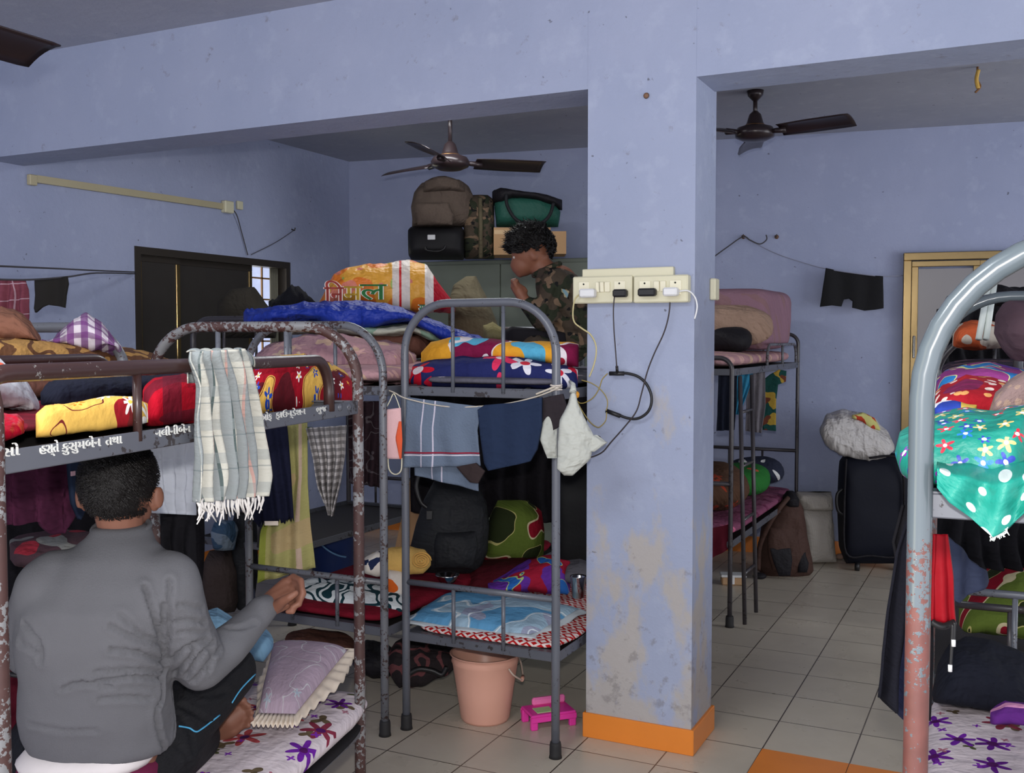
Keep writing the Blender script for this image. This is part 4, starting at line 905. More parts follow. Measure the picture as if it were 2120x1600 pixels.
# pillow with ruffled edge
pcs = [P(566, 1332, z=0.60), P(722, 1344, z=0.61), P(612, 1480, z=0.56), P(534, 1478, z=0.57)]
pc_ = sum(pcs, Vector((0, 0, 0)))/4
t = thing('ruffled_pillow', pc_-Vector((0, 0, 0.06)), 'lavender embroidered pillow with a cream ruffled border beside the seated man', 'pillow')
LAV = fab('lavender_embroidered', (162, 144, 158), [('ring', 7, 0.54, 0.552, (184, 182, 186), 4), ('flower', 7, 0.028, 5, [(160, 168, 176)], (150, 160, 176), 0.5, 6)], fold=0.15)
obj('cushion', pillow4(pcs, 0.05), LAV, t)
def ruf(s, tt):
    k = s*4; i = int(min(3, k)); f_ = k-i; p = pcs[i].lerp(pcs[(i+1) % 4], f_)
    od = (p-pc_); od.z = 0; od.normalize()
    return p+od*((0.05 if i in (1, 2) else 0.022)*tt)+Vector((0, 0, 0.006*tt*math.sin(s*4*PI*19)-0.014*tt+0.002))
obj('ruffle', M().grid(ruf, 380, 3, 1.1, 0.04), fab('cream_ruffle', (206, 192, 176)), t, solid=0.003)
one('dark_pillow', pillow4([P(590, 1372, z=0.545), P(735, 1372, z=0.55), P(640, 1462, z=0.53), P(540, 1480, z=0.53)], 0.035), fab('slate_pillow', (62, 56, 70), fold=0.3), 'dark slate pillow squeezed under the lavender ruffled pillow', 'pillow')
L1('blue_cloth', [(420, 1275), (450, 1262), (500, 1290), (540, 1298), (566, 1318)], [(420, 1300), (450, 1330), (500, 1345), (545, 1352), (566, 1335)], 3.15, 0.16, fab('light_blue_cotton', (110, 146, 172), fold=0.7), 'crumpled light blue cloth behind the seated man\'s forearm', 'cloth', amp=0.02, seed=31)
C1('maroon_cover', [(-10, 1380), (-10, 1520)], [(75, 1385), (80, 1500)], 2.75, fab('crimson_cover', (78, 16, 32), fold=0.4), 'crimson cloth hanging at the left behind the seated man\'s back', 'cloth', folds=2)

# -- cloths hanging inside the front bunk
PLf = (TA @ Vector((0.60, 0, 0)), AX)
shape_cloth('maroon_kurta', [(-30, 985), (60, 968), (145, 952), (168, 1010), (164, 1048), (150, 1078), (134, 1103), (108, 1107), (86, 1078), (40, 1086), (-30, 1090)], None, fab('plum_cloth', (72, 30, 54), fold=0.8), 'plum coloured kurta hanging left of the seated man\'s head', 'kurta', pl=PLf, amp=0.02)
shape_cloth('navy_strap', [(142, 950), (172, 946), (176, 1050), (164, 1076), (152, 1040)], None, fab('navy_band', (30, 40, 60)), 'narrow navy cloth with a small pink logo hanging between plum kurta and the man\'s head', 'cloth', pl=(TA @ Vector((0.55, 0, 0)), AX))
p = P(151, 980, pl=(TA @ Vector((0.54, 0, 0)), AX))
obj('logo_patch', M().box(p, (0.004, 0.014, 0.012), R=(TA.to_3x3())), plain('pink_logo', (190, 150, 160), 0.6), bpy.data.objects['navy_strap'], smooth=False)
C1('white_shirt', [(300, 925), (312, 980), (326, 1062)], [(404, 912), (402, 980), (402, 1066)], None, fab('white_vest_cotton', (190, 194, 204), fold=0.4), 'white vest hanging right of the seated man\'s head, under the front bunk rail', 'vest', pl=PLf, folds=4, amp=0.02, seed=5)
DARKH = fab('black_hanging_cloth', (24, 23, 27), fold=0.6)
C1('black_trousers', [(290, 1060), (300, 1150)], [(404, 1060), (404, 1180)], 3.35, DARKH, 'black trousers hanging under the white vest behind the front bunk', 'trousers', folds=4, seed=6)
C1('dark_backdrop', [(-60, 900), (-60, 1300)], [(420, 900), (420, 1260)], 4.15, fab('near_black_backdrop', (22, 20, 24), fold=0.6), 'near black backdrop sheet added at the far side of the left bunk, behind the man', 'blanket', folds=9, amp=0.03, seed=7)  # added dark sheet that keeps the space under the left bunk dark
L1('grey_bundle', [(20, 1120), (60, 1112), (120, 1104), (190, 1100)], [(20, 1160), (100, 1170), (190, 1160)], 3.5, 0.3, fab('maroon_grey_bundle', (70, 50, 56), [('blotch', 6, 0.55, (120, 120, 116), 3), ('blotch', 8, 0.6, (140, 40, 52), 3)], fold=0.5), 'grey and red bundle seen over the seated man\'s left shoulder', 'bundle')
# -- hanging inside bunk B
C1('navy_track_pants', [(515, 860), (520, 980), (527, 1085)], [(592, 858), (603, 980), (610, 1075)], 4.42, fab('navy_polyester', (22, 24, 44), fold=0.4), 'navy shorts with a small white label hanging left of the yellow green towel', 'shorts', folds=3, seed=8, rag=14)
tb = bpy.data.objects['navy_track_pants']
p = P(562, 1083, d=4.36); obj('label_tag', M().box(p, (0.058, 0.004, 0.018), rz=YAW), plain('off_white_label', (210, 196, 180), 0.6), tb, smooth=False)
YG = fab('yellow_green_towel', (176, 170, 110), [('stripe', 0, 0.19, 0.0, 0.22, (150, 158, 70)), ('stripe', 0, 0.19, 0.6, 0.66, (196, 170, 150)), ('blotch', 5, 0.58, (186, 164, 120), 3)], bs=150, fold=0.2)
C1('yellow_green_towel', [(577, 880), (583, 1000), (540, 1100), (534, 1206)], [(636, 874), (636, 1000), (642, 1090), (652, 1176)], 4.55, YG, 'long yellow green towel hanging through the chipped grey bunk down to its lower deck', 'towel', folds=2.5, amp=0.018, seed=9)
C1('grey_check_scarf', [(634, 886), (650, 950), (660, 1010), (680, 1064)], [(718, 880), (716, 940), (706, 1000), (690, 1066)], 4.5, fab('grey_white_check', (182, 176, 174), [('stripe', 0, 0.02, 0, 0.4, (96, 92, 92), 0.6), ('stripe', 1, 0.03, 0, 0.5, (96, 92, 92), 0.7)], fold=0.5), 'grey and white checked scarf tapering to a point, hanging right of the yellow green towel', 'scarf', folds=4, amp=0.03, seed=10)
shape_cloth('green_cloth', [(630, 884), (646, 884), (650, 905), (644, 920), (634, 906)], 4.62, fab('bottle_green', (18, 84, 60)), 'small bottle green cloth end between the towel and the checked scarf', 'cloth', amp=0.004)
C1('dark_net_cloth', [(722, 830), (722, 1000)], [(800, 830), (796, 1010)], 5.0, fab('dark_plum_net', (46, 32, 38), [('ring', 12, 0.5, 0.53, (84, 76, 80), 4)], fold=0.7), 'dark plum netted cloth hanging between the two grey bunks', 'cloth', folds=4, seed=11)
C1('black_backdrop', [(850, 815), (850, 1060)], [(1235, 815), (1235, 1090)], 5.45, fab('backdrop_black_cloth', (26, 24, 28), fold=0.6), 'black backdrop sheet added behind the clean grey bunk near the column', 'blanket', folds=9, amp=0.03, seed=12)  # added dark backdrop so the depth behind this bunk reads dark
L1('slate_bag', [(494, 1180), (500, 1140), (512, 1128), (528, 1140)], [(494, 1200), (500, 1226), (515, 1256), (528, 1252)], 6.05, 0.2, fab('slate_blue_bag', (96, 104, 128), fold=0.6), 'slate blue stuffed bag behind the left post of the chipped grey bunk', 'bag')
U1('black_rucksack', [(492, 1040), (484, 1080), (484, 1180), (494, 1262)], [(520, 1040), (530, 1090), (532, 1180), (522, 1262)], 6.0, 0.25, BAGCL, 'black rucksack standing between the front bunk post and the yellow green towel', 'rucksack', seed=13)
U1('brown_bag', [(434, 1140), (424, 1170), (424, 1230), (436, 1266)], [(482, 1140), (496, 1180), (496, 1240), (486, 1266)], 5.95, 0.3, fab('dark_brown_bag', (64, 54, 52), fold=0.5), 'dark brown bag seen just right of the front bunk\'s inner post', 'bag', seed=14)
U1('blue_white_bag', [(446, 1078), (440, 1100), (446, 1138)], [(482, 1078), (490, 1100), (484, 1140)], 5.85, 0.2, fab('blue_white_plastic', (120, 134, 148), [('blotch', 10, 0.5, (60, 84, 108), 2)], rough=0.4, fold=0.8), 'small blue and white plastic bag above the dark brown bag', 'bag', seed=15)

# -- B, upper deck and the heap on it
slab('mattress', TB, 0.02, 0.67, 0.05, 1.85, 1.413, 1.50, PINKQ, 'faded pink mattress on the upper deck of the chipped grey bunk', amp=0.01)
L1('pink_quilt', [(530, 735), (560, 712), (620, 697), (700, 692), (760, 700), (820, 712), (862, 740)], [(530, 790), (700, 798), (862, 795)], (5.0, 4.75), 0.75, PINKQ, 'faded pink floral quilt piled behind the arched ends of the chipped grey bunk', 'quilt', amp=0.03, seed=32)
L1('brown_blanket', [(640, 698), (690, 682), (780, 680), (850, 686), (890, 700), (900, 722)], [(640, 712), (760, 722), (840, 738), (900, 736)], 5.25, 0.5, BROWNC, 'brown blanket sandwiched between the pink quilt and the pale cloth', 'blanket', amp=0.02, seed=33)
L1('pale_cloth', [(600, 676), (640, 664), (700, 668), (780, 676), (850, 670), (900, 688), (932, 712)], [(600, 690), (700, 694), (800, 700), (860, 694), (932, 722)], 5.2, 0.55, fab('pale_green_white', (186, 186, 170), [('blotch', 6, 0.58, (134, 160, 140), 5)], fold=0.4), 'pale white and green cloth just under the royal blue sheet', 'cloth', amp=0.015, seed=34)
L1('blue_sheet', [(504, 646), (540, 640), (600, 634), (680, 628), (760, 628), (830, 638), (890, 660), (950, 690), (1010, 702), (1070, 706)], [(506, 672), (560, 670), (620, 668), (665, 672), (710, 688), (770, 686), (800, 676), (850, 672), (900, 700), (950, 712), (1070, 716)], (5.3, 5.1), 0.62, TARP, 'royal blue sheet spread over the heap on the upper bunks, under the printed sack', 'sheet', amp=0.03, seed=35)
BAGM = fab('printed_rice_sack', (222, 160, 60), [('blotch', 5, 0.52, (214, 116, 40), 2), ('blotch', 9, 0.60, (206, 120, 100), 5), ('blotch', 6, 0.64, (150, 170, 80), 8), ('band', 0, 0.425, 0.52, (212, 200, 188)), ('band', 0, 0.462, 0.474, (190, 30, 30)), ('band', 0, 0.60, 0.655, (214, 204, 196)), ('band', 0, 0.655, 0.9, (170, 18, 38))], rough=0.45, spec=0.3, bump=0.1, fold=0.5)
t = thing('printed_sack', P(800, 640, d=5.5), 'bulging yellow and orange sack with large Hindi lettering on the royal blue sheet', 'sack')
obj('body', lying([(660, 628), (690, 572), (720, 556), (780, 548), (850, 540), (884, 548), (908, 585), (942, 632)], [(660, 640), (760, 640), (860, 652), (942, 645)], 5.5, 0.40, e=2.6, amp=0.02, seed=36), BAGM, t)
def lt(txt, u, v, u1, sz, col, dd=5.262):
    p = P(u, v, d=dd); q = P(u1, v, d=dd); m_ = letter(M(), txt, p, RT, Vector((0, 0, 1)), sz, w=(q-p).length, bold=0.0018)
    m0 = letter(M(), txt, p+FH*0.004, RT, Vector((0, 0, 1)), sz, w=(q-p).length, bold=0.0065)
    if m_.v: obj('lettering_outline', m0, plain('white_ink', (220, 215, 205), 0.6, mott=0.02), t, smooth=False); obj('lettering', m_, col, t, smooth=False)
lt('\u093f\u0928', 672, 626, 712, 0.125, plain('red_ink', (176, 60, 48), 0.6)); lt('म', 712, 624, 750, 0.125, plain('yellow_ink', (210, 170, 40), 0.6)); lt('ल', 746, 620, 800, 0.125, plain('green_ink', (40, 130, 60), 0.6))
lt('स', 868, 648, 880, 0.07, plain('green_ink2', (60, 130, 90), 0.6), 5.3)
U1('olive_sack', [(966, 572), (940, 590), (928, 620), (930, 712)], [(985, 574), (1004, 610), (1020, 645), (1048, 712)], 6.0, 0.35, OLIVE, 'olive brown sack leaning against the steel cupboard, right of the printed sack', 'sack', amp=0.02, seed=37)
L1('olive_bundle', [(1000, 672), (1020, 664), (1045, 680), (1060, 702)], [(1000, 708), (1060, 712)], 5.5, 0.25, fab('khaki', (120, 112, 76), fold=0.5), 'khaki bundle at the foot of the olive sack behind the arch spindles', 'bundle')
U1('dark_rucksack', [(520, 594), (480, 600), (455, 630), (450, 700)], [(526, 594), (545, 625), (570, 655), (570, 700)], 6.3, 0.35, fab('dark_olive_bag', (50, 46, 40), fold=0.5), 'dark olive rucksack standing before the dark window, left of the royal blue sheet', 'rucksack', seed=38)
L1('black_woolly_bag', [(556, 632), (580, 612), (602, 598), (622, 600), (648, 618), (662, 636)], [(556, 646), (610, 648), (662, 646)], 5.6, 0.3, fab('black_wool', (24, 24, 28), bump=0.8, bs=90), 'black woolly bag between the window and the printed sack', 'bag', amp=0.03, fr=12, seed=39)
slab('mattress', TE, 0.02, 0.68, 0.05, 1.5, 1.40, 1.46, DARKBR, 'dark brown mattress on the upper deck of the far back bunk')

# -- C upper deck
slab('mattress', TC, 0.02, 0.65, 0.05, 1.85, 1.413, 1.46, fab('grey_mattress', (96, 94, 104), [('flower', 8, 0.03, 5, [(200, 190, 196)], None, 0.3, 4)], fold=0.3), 'thin grey mattress on the upper deck of the clean grey bunk')
L1('floral_quilt', [(834, 772), (856, 758), (900, 742), (960, 735), (1060, 738), (1140, 748), (1196, 760)], [(834, 790), (870, 800), (960, 806), (1080, 806), (1196, 806)], (4.45, 4.10), 0.32, NAVFL, 'navy quilt with big red and white flowers under the bright swirl print roll', 'quilt', e=2.6, amp=0.012, seed=40)
L1('swirl_quilt', [(872, 728), (892, 706), (940, 698), (1000, 702), (1080, 708), (1150, 708), (1198, 714)], [(872, 758), (940, 762), (1020, 748), (1100, 748), (1160, 758), (1198, 756)], (4.5, 4.15), 0.26, BRIGHT, 'bright yellow, blue and maroon swirl print quilt on top of the navy floral quilt', 'quilt', e=2.6, amp=0.01, seed=41)
L1('black_case', [(1044, 684), (1060, 676), (1120, 682), (1180, 690)], [(1044, 712), (1120, 714), (1180, 714)], 4.95, 0.35, fab('black_case_cloth', (30, 28, 32)), 'flat black case lying before the soldier behind the arched bed end', 'case', e=5, amp=0.004)
# -- C lower deck
slab('ikat_mattress', TC, -0.005, 0.675, 0.012, 1.8, 0.392, 0.438, REDDIA, 'red and white ikat mattress under the blue and white pillow', amp=0.01, seed=42)
t = thing('blue_pillow', P(1020, 1300, d=4.3), 'flat blue and white printed pillow at the foot of the clean grey bunk lower deck', 'pillow')
bp_ = [P(838, 1286, z=0.428), P(1100, 1318, z=0.43), P(1206, 1262, z=0.455), P(926, 1228, z=0.455)]
obj('cushion', pillow4(bp_, 0.045, seed=3), BLUEP, t)
bc_ = sum(bp_, Vector((0, 0, 0)))/4
def brd(s, tt):
    k = s*4; i = int(min(3, k)); f_ = k-i; p = bp_[i].lerp(bp_[(i+1) % 4], f_); od = p-bc_; od.z = 0; od.normalize()
    return p+od*(0.035*tt-0.012)+Vector((0, 0, 0.006*math.sin(s*60)*tt-0.012*tt+0.004))
obj('border', M().grid(brd, 160, 3, 1, 0.04), fab('white_pillow_border', (196, 204, 208)), t, solid=0.006)
L1('maroon_blanket', [(950, 1200), (985, 1172), (1040, 1160), (1100, 1160), (1145, 1168)], [(950, 1222), (1040, 1224), (1145, 1226)], 4.95, 0.35, fab('wine_blanket', (74, 16, 26), fold=0.4), 'dark wine blanket on the lower deck behind the blue pillow', 'blanket', seed=44)
L1('mixed_print_cloth', [(1010, 1208), (1050, 1190), (1090, 1166), (1140, 1160), (1180, 1170)], [(1010, 1216), (1090, 1222), (1180, 1226)], 4.6, 0.25, MIXC, 'purple, blue and red printed cloth right of the wine blanket on the lower deck', 'cloth', amp=0.02, seed=45)
U1('floral_cushion', [(1030, 1036), (1014, 1070), (1006, 1110), (1002, 1160)], [(1096, 1040), (1122, 1060), (1128, 1100), (1126, 1162)], 5.15, 0.3, GREENFL, 'green and red floral cushion standing on the lower deck beside the black backpack', 'cushion', amp=0.015, seed=46)
t = thing('black_backpack', P(930, 1190, d=4.9), 'big black backpack on the lower deck, left of the green and red floral cushion', 'backpack')
obj('body', upright([(900, 996), (880, 1030), (862, 1080), (850, 1130), (860, 1188)], [(985, 996), (1006, 1040), (1014, 1090), (1010, 1140), (990, 1192)], 4.95, 0.34, amp=0.02, seed=47), BAGCL, t)
obj('front_pocket', upright([(905, 1100), (898, 1130), (900, 1178)], [(985, 1100), (990, 1130), (980, 1178)], 4.80, 0.10, amp=0.01), BAGCL, t)
obj('strap', M().tube(cat([P(u, v, d=4.85) for u, v in ((866, 985), (862, 1010), (872, 1040), (888, 1056), (890, 1090))]), 0.010, 8), BLACKP, t)
obj('buckle', M().box(P(889, 1066, d=4.80), (0.03, 0.01, 0.045), rz=YAW, bev=0.003), BLACKP, t, smooth=False)
U1('black_trolley_bag', [(1152, 960), (1148, 1000), (1148, 1100), (1150, 1200)], [(1240, 960), (1246, 1000), (1246, 1100), (1244, 1200)], 5.0, 0.25, fab('black_trolley_cloth', (22, 22, 24), rough=0.6), 'black upright bag half hidden by the column on the lower deck', 'bag', e=5, amp=0.005)
L1('grey_bundle', [(1158, 1182), (1175, 1166), (1200, 1162), (1225, 1172)], [(1158, 1202), (1190, 1206), (1225, 1206)], 4.6, 0.2, fab('grey_knit', (84, 82, 88), fold=0.4), 'small grey knitted bundle beside the column on the lower deck', 'bundle')
p = P(1197, 1236, d=4.30)
one('steel_tumbler', M().lathe([(0.001, 0), (0.026, 0), (0.032, 0.085), (0.035, 0.088), (0.034, 0.09), (0.030, 0.085), (0.024, 0.006), (0.001, 0.006)], (p.x, p.y, p.z)), STEEL, 'steel tumbler at the edge of the lower deck close to the column', 'tumbler')
p = P(926, 1205, d=4.62)
one('steel_bowl', M().lathe([(0.001, 0), (0.035, 0.002), (0.052, 0.03), (0.055, 0.036), (0.050, 0.034), (0.03, 0.006), (0.001, 0.004)], (p.x, p.y, p.z)), STEEL, 'small shiny steel bowl in front of the black backpack', 'bowl')
p = P(862, 1120, d=5.6)
one('wooden_board', M().box((p.x, p.y, 0.62), (0.16, 0.02, 0.75), R=rotm(0, 0.22, YAW)), plain('light_wood', (156, 120, 84), 0.6), 'light wooden board leaning behind the left post of the clean grey bunk', 'board', smooth=False)
# -- B lower deck
slab('maroon_mattress', TB, 0.0, 0.68, 0.02, 1.8, 0.425, 0.50, fab('wine_red_mattress', (116, 18, 36), fold=0.3), 'wine red mattress on the lower deck of the chipped grey bunk', amp=0.01, seed=48)
L1('striped_sheet', [(606, 1208), (650, 1206), (720, 1208), (800, 1220), (850, 1236)], [(606, 1236), (660, 1252), (720, 1256), (800, 1264), (850, 1258)], (4.6, 4.4), 0.35, TEALST, 'dark teal and white striped sheet heaped on the wine red mattress', 'sheet', amp=0.02, seed=49)
t = thing('rolled_towel', P(820, 1190, d=4.5), 'rolled yellow towel with frayed end between the posts of the two grey bunks', 'towel')
obj('roll', lying([(752, 1166), (772, 1146), (810, 1134), (850, 1130), (880, 1138), (892, 1154)], [(752, 1178), (790, 1190), (840, 1190), (876, 1186), (892, 1170)], (4.6, 4.42), 0.16, e=2.1, amp=0.006, seed=50), YELT, t)
sp = M(); cc = P(872, 1160, d=4.30); pts = [cc+RT*(0.042*(1-k/60)*math.cos(k*0.42))+Vector((0, 0, 0.042*(1-k/60)*math.sin(k*0.42)*0.85)) for k in range(56)]
obj('spiral_edge', sp.tube(pts, 0.0035, 6), fab('darker_towel_edge', (190, 144, 76)), t)
obj('printed_end', lying([(752, 1160), (780, 1140), (800, 1138)], [(752, 1180), (780, 1188), (800, 1186)], 4.52, 0.12, amp=0.01), fab('white_navy_print', (214, 206, 196), [('blotch', 22, 0.56, (30, 40, 70), 3)]), t)
U1('white_orange_cloth', [(806, 1180), (802, 1200), (804, 1240)], [(838, 1180), (840, 1205), (836, 1244)], 4.45, 0.08, fab('white_orange', (206, 196, 186), [('blotch', 12, 0.6, (196, 90, 30), 4)], fold=0.3), 'white cloth with an orange stain hanging under the rolled yellow towel', 'cloth')
# under B
t = thing('black_duffel', P(850, 1400, z=0.0), 'black duffel bag with dull red stripes on the floor under the chipped grey bunk', 'bag')
obj('body', lying([(800, 1352), (820, 1330), (870, 1322), (930, 1330), (950, 1350)], [(800, 1385), (825, 1408), (880, 1402), (930, 1388), (950, 1372)], 4.75, 0.3, amp=0.03, seed=51), fab('black_red_duffel', (44, 38, 40), [('ring', 7, 0.5, 0.55, (104, 62, 64), 3)], fold=0.6), t)
obj('strap', M().tube(cat([P(u, v, d=4.5) for u, v in ((840, 1400), (865, 1385), (895, 1388), (915, 1396), (925, 1380))]), 0.012, 8), BLACKP, t)
L1('black_sack', [(730, 1345), (760, 1330), (800, 1332), (820, 1352)], [(730, 1372), (770, 1396), (800, 1398), (820, 1380)], 4.95, 0.3, DKB, 'black cloth sack on the floor left of the striped duffel', 'sack', amp=0.02)
L1('brown_box', [(590, 1322), (640, 1312), (700, 1318), (735, 1330)], [(590, 1345), (660, 1350), (735, 1352)], 4.5, 0.3, BROWNC, 'brown folded blanket on the floor behind the lavender pillow', 'blanket', amp=0.01)

# -- things hanging in front of the clean grey bunk
YH = CYF-0.035
def hpl(off): return (Vector((0, YH-off, 0)), Vector((0, 1, 0)))
GT = fab('grey_blue_towel', (100, 112, 130), [('stripe', 0, 0.30, 0.08, 0.10, (188, 182, 196)), ('stripe', 0, 0.30, 0.92, 0.94, (188, 182, 196)), ('band', 1, -0.205, -0.198, (132, 40, 58)), ('band', 1, -0.213, -0.208, (190, 186, 196))], bs=120, fold=0.15)
C1('grey_towel', [(842, 822), (838, 880), (836, 968)], [(998, 842), (989, 890), (994, 964)], None, GT, 'grey blue towel with dark red line hanging on the jute string', 'towel', pl=hpl(0.02), folds=2.5, amp=0.008, seed=13)
C1('plain_grey_towel', [(856, 900), (860, 984)], [(990, 900), (992, 1016)], None, GT, 'back layer of grey blue cloth hanging lower behind the grey blue towel', 'towel', pl=hpl(-0.03), folds=2, amp=0.006, seed=14)
shape_cloth('navy_shorts', [(990, 848), (1005, 838), (1060, 834), (1122, 822), (1122, 880), (1112, 930), (1098, 955), (1050, 966), (1012, 974), (1004, 960), (996, 905)], None, fab('dark_navy_shorts', (34, 46, 70), fold=0.3), 'dark navy shorts hanging right of the grey blue towel', 'shorts', pl=hpl(0.03), amp=0.006, seed=2)
shape_cloth('black_vest', [(1080, 830), (1125, 824), (1165, 815), (1176, 850), (1160, 880), (1120, 912), (1100, 905)], None, fab('charcoal_cloth', (48, 42, 46), fold=0.3), 'charcoal cloth hanging at the right end of the string by the post', 'cloth', pl=hpl(0.0), amp=0.006, seed=3)
shape_cloth('dark_sock', [(946, 966), (985, 958), (1004, 975), (990, 1000), (975, 998), (962, 985)], None, DARKBR, 'dark brown cloth end hanging below the grey blue towel', 'cloth', pl=hpl(0.045), amp=0.003)
line([P(788, 802, y=YH-0.03), P(815, 812, y=YH-0.03), P(845, 826, y=YH-0.03), P(930, 842, y=YH-0.02), P(1030, 838, y=YH-0.02), P(1100, 824, y=YH-0.03), P(1150, 806, y=YH-0.03), P(1160, 800, y=YH-0.04)], 0.0028, ROPE, 'jute string tied across the front of the clean grey bunk below its upper deck', 'string', 'jute_string')
t = thing('string_knot', P(1148, 800, y=YH-0.03), 'white string knotted round the right post of the clean grey bunk', 'knot')
for k in range(3): obj('loop', M().tube([Vector((CX1, CYF, P(1150, 797+k*5, y=CYF).z))+Vector((0.0205*math.cos(a), 0.0205*math.sin(a), 0.002*math.sin(a+k))) for a in [2*PI*i/16 for i in range(16)]], 0.0035, 6, closed=True), fab('cotton_string', (210, 200, 190)), t)
obj('tail', M().tube(cat([P(1150, 800, y=YH-0.01), P(1130, 808, y=YH-0.02), P(1110, 816, y=YH-0.02)]), 0.004, 6), ROPE, t)
# face mask on the string
t = thing('face_mask', P(815, 950, y=YH-0.05), 'pink face mask with an orange edge hanging by its ear loop between the grey bunks', 'face mask')
def mk(s, tt):
    a = P(793+6*abs(tt-0.5), 848+100*tt, y=YH-0.05); b = P(832-4*abs(tt-0.5), 844+106*tt, y=YH-0.05); q = a.lerp(b, s); return q+Vector((0, -0.012*math.sin(PI*s), 0))
obj('cloth', M().grid(mk, 14, 20, 1, 1), fab('pale_pink_mask', (214, 172, 172)), t, solid=0.003)
def mo(s, tt):
    a = P(820+8*abs(tt-0.45)*2, 872+78*tt, y=YH-0.056); b = P(834-4*abs(tt-0.5), 872+78*tt, y=YH-0.056); return a.lerp(b, s)+Vector((0, -0.004, 0))
obj('orange_edge', M().grid(mo, 4, 12, 1, 1), fab('orange_trim', (226, 96, 60)), t, solid=0.003)
obj('ear_loop', M().tube(cat([P(u, v, y=YH-0.05) for u, v in ((798, 848), (808, 828), (815, 815), (822, 828), (828, 846))]), 0.0022, 6), fab('elastic', (210, 204, 180)), t)
obj('ear_loop', M().tube(cat([P(u, v, y=YH-0.05) for u, v in ((803, 948), (806, 972), (818, 982), (830, 974), (832, 948))]), 0.003, 6), fab('elastic2', (210, 204, 180)), t)
t = thing('white_bag', P(1190, 980, d=3.8), 'white cloth bag hanging by its knot from a bunk post beside the column', 'bag')
WBAG = fab('white_cotton_bag', (182, 184, 176), fold=0.7)
obj('body', upright([(1184, 806), (1176, 835), (1160, 868), (1154, 920), (1153, 970), (1168, 984)], [(1190, 806), (1196, 835), (1214, 872), (1232, 905), (1222, 950), (1184, 985)], 3.74, 0.06, amp=0.012, seed=52), WBAG, t)
obj('corner', upright([(1214, 900), (1222, 915), (1218, 935)], [(1236, 900), (1258, 916), (1228, 937)], 3.73, 0.02, amp=0.003), WBAG, t)
obj('left_corner', upright([(1136, 850), (1120, 880), (1118, 910), (1132, 948)], [(1152, 850), (1154, 880), (1154, 920), (1154, 952)], 3.86, 0.04, amp=0.008, seed=53), WBAG, t)
obj('knot', M().tube([P(1186, 812, d=3.72), P(1187, 796, d=3.74), P(1180, 790, d=3.8)], [0.014, 0.008, 0.006], 8), WBAG, t)

# ------------------------------------------------------------------ steel cupboard and luggage at the back
TWi = TW.inverted()
al = TWi @ PB(862, 542, 0.48); ar = TWi @ PB(1290, 540, 0.48); zt = PB(862, 542, 0.48).z
ALM = plain('green_grey_enamel', (112, 120, 108), 0.45, 0.4, mott=0.25)
base = TW @ Vector(((al.x+ar.x)/2, -0.25, 0))
t = thing('steel_cupboard', base, 'green grey steel cupboard against the back wall, luggage piled on top', 'cupboard')
xm = (TWi @ PB(1036, 600, 0.48)).x
obj('body', M(TW).box(((al.x+ar.x)/2, -0.245, zt/2), (ar.x-al.x, 0.45, zt), bev=0.006), ALM, t, smooth=False)
for a, b in ((al.x+0.015, xm-0.004), (xm+0.004, ar.x-0.015)):
    d_ = obj('door', M(TW).box(((a+b)/2, -0.478, zt/2+0.02), (b-a, 0.018, zt-0.10), bev=0.004), ALM, t, smooth=False)
    obj('handle', M(TW).box((b-0.05 if b < xm+0.01 else a+0.05, -0.495, 1.15), (0.02, 0.025, 0.14), bev=0.004), STEEL, d_, smooth=False)
dL = 7.35
t = thing('luggage_backpack', P(915, 470, d=dL), 'large taupe rucksack on top of the black suitcase, on the steel cupboard', 'rucksack')
obj('body', upright([(905, 372), (872, 382), (858, 400), (851, 430), (855, 470)], [(950, 372), (968, 385), (982, 410), (985, 440), (978, 472)], dL+0.1, 0.35, e=2.8, amp=0.03, seed=54), TAUPE, t)
obj('top_lid', upright([(905, 366), (880, 378), (876, 400)], [(925, 366), (958, 378), (966, 402)], dL, 0.3, amp=0.02, seed=55), TAUPE, t)
obj('front_pocket', upright([(862, 420), (858, 440), (864, 466)], [(930, 425), (940, 445), (936, 468)], dL-0.1, 0.1, amp=0.02, seed=56), TAUPE, t)
t = thing('black_suitcase', P(903, 538, d=dL), 'black fabric suitcase with a small white tag on the steel cupboard under the taupe rucksack', 'suitcase')
obj('body', upright([(852, 470), (847, 480), (848, 530), (852, 538)], [(956, 470), (962, 480), (962, 530), (958, 538)], dL+0.1, 0.38, e=6, amp=0.004), fab('black_luggage', (30, 29, 31), rough=0.5), t)
obj('name_tag', M().box(P(893, 491, d=dL-0.10), (0.055, 0.006, 0.035), rz=YAW, bev=0.003), WHITEP, t, smooth=False)
obj('handle', M().tube(cat([P(u, v, d=dL-0.11) for u, v in ((880, 510), (885, 518), (905, 520), (918, 516), (922, 508))]), 0.008, 8), BLACKP, t)
t = thing('camouflage_duffel', P(990, 535, d=dL), 'tall camouflage duffel standing on the steel cupboard between suitcase and cartons', 'duffel')
obj('body', upright([(975, 404), (964, 415), (960, 460), (962, 536)], [(1010, 404), (1022, 415), (1024, 470), (1024, 536)], dL+0.12, 0.32, e=3, amp=0.02, seed=57), CAMO, t)
obj('strap', M().tube([P(994, 410, d=dL-0.05), P(995, 470, d=dL-0.06), P(995, 534, d=dL-0.05)], 0.016, 8), OLIVE, t)
t = thing('cardboard_carton', P(1062, 538, d=dL), 'brown cardboard carton on the cupboard behind the soldier\'s head', 'carton')
CARD = plain('cardboard', (178, 142, 104), 0.8, 0.2)
c_ = (P(1022, 538, d=dL)+P(1140, 538, d=dL))/2; zl = P(1022, 472, d=dL).z
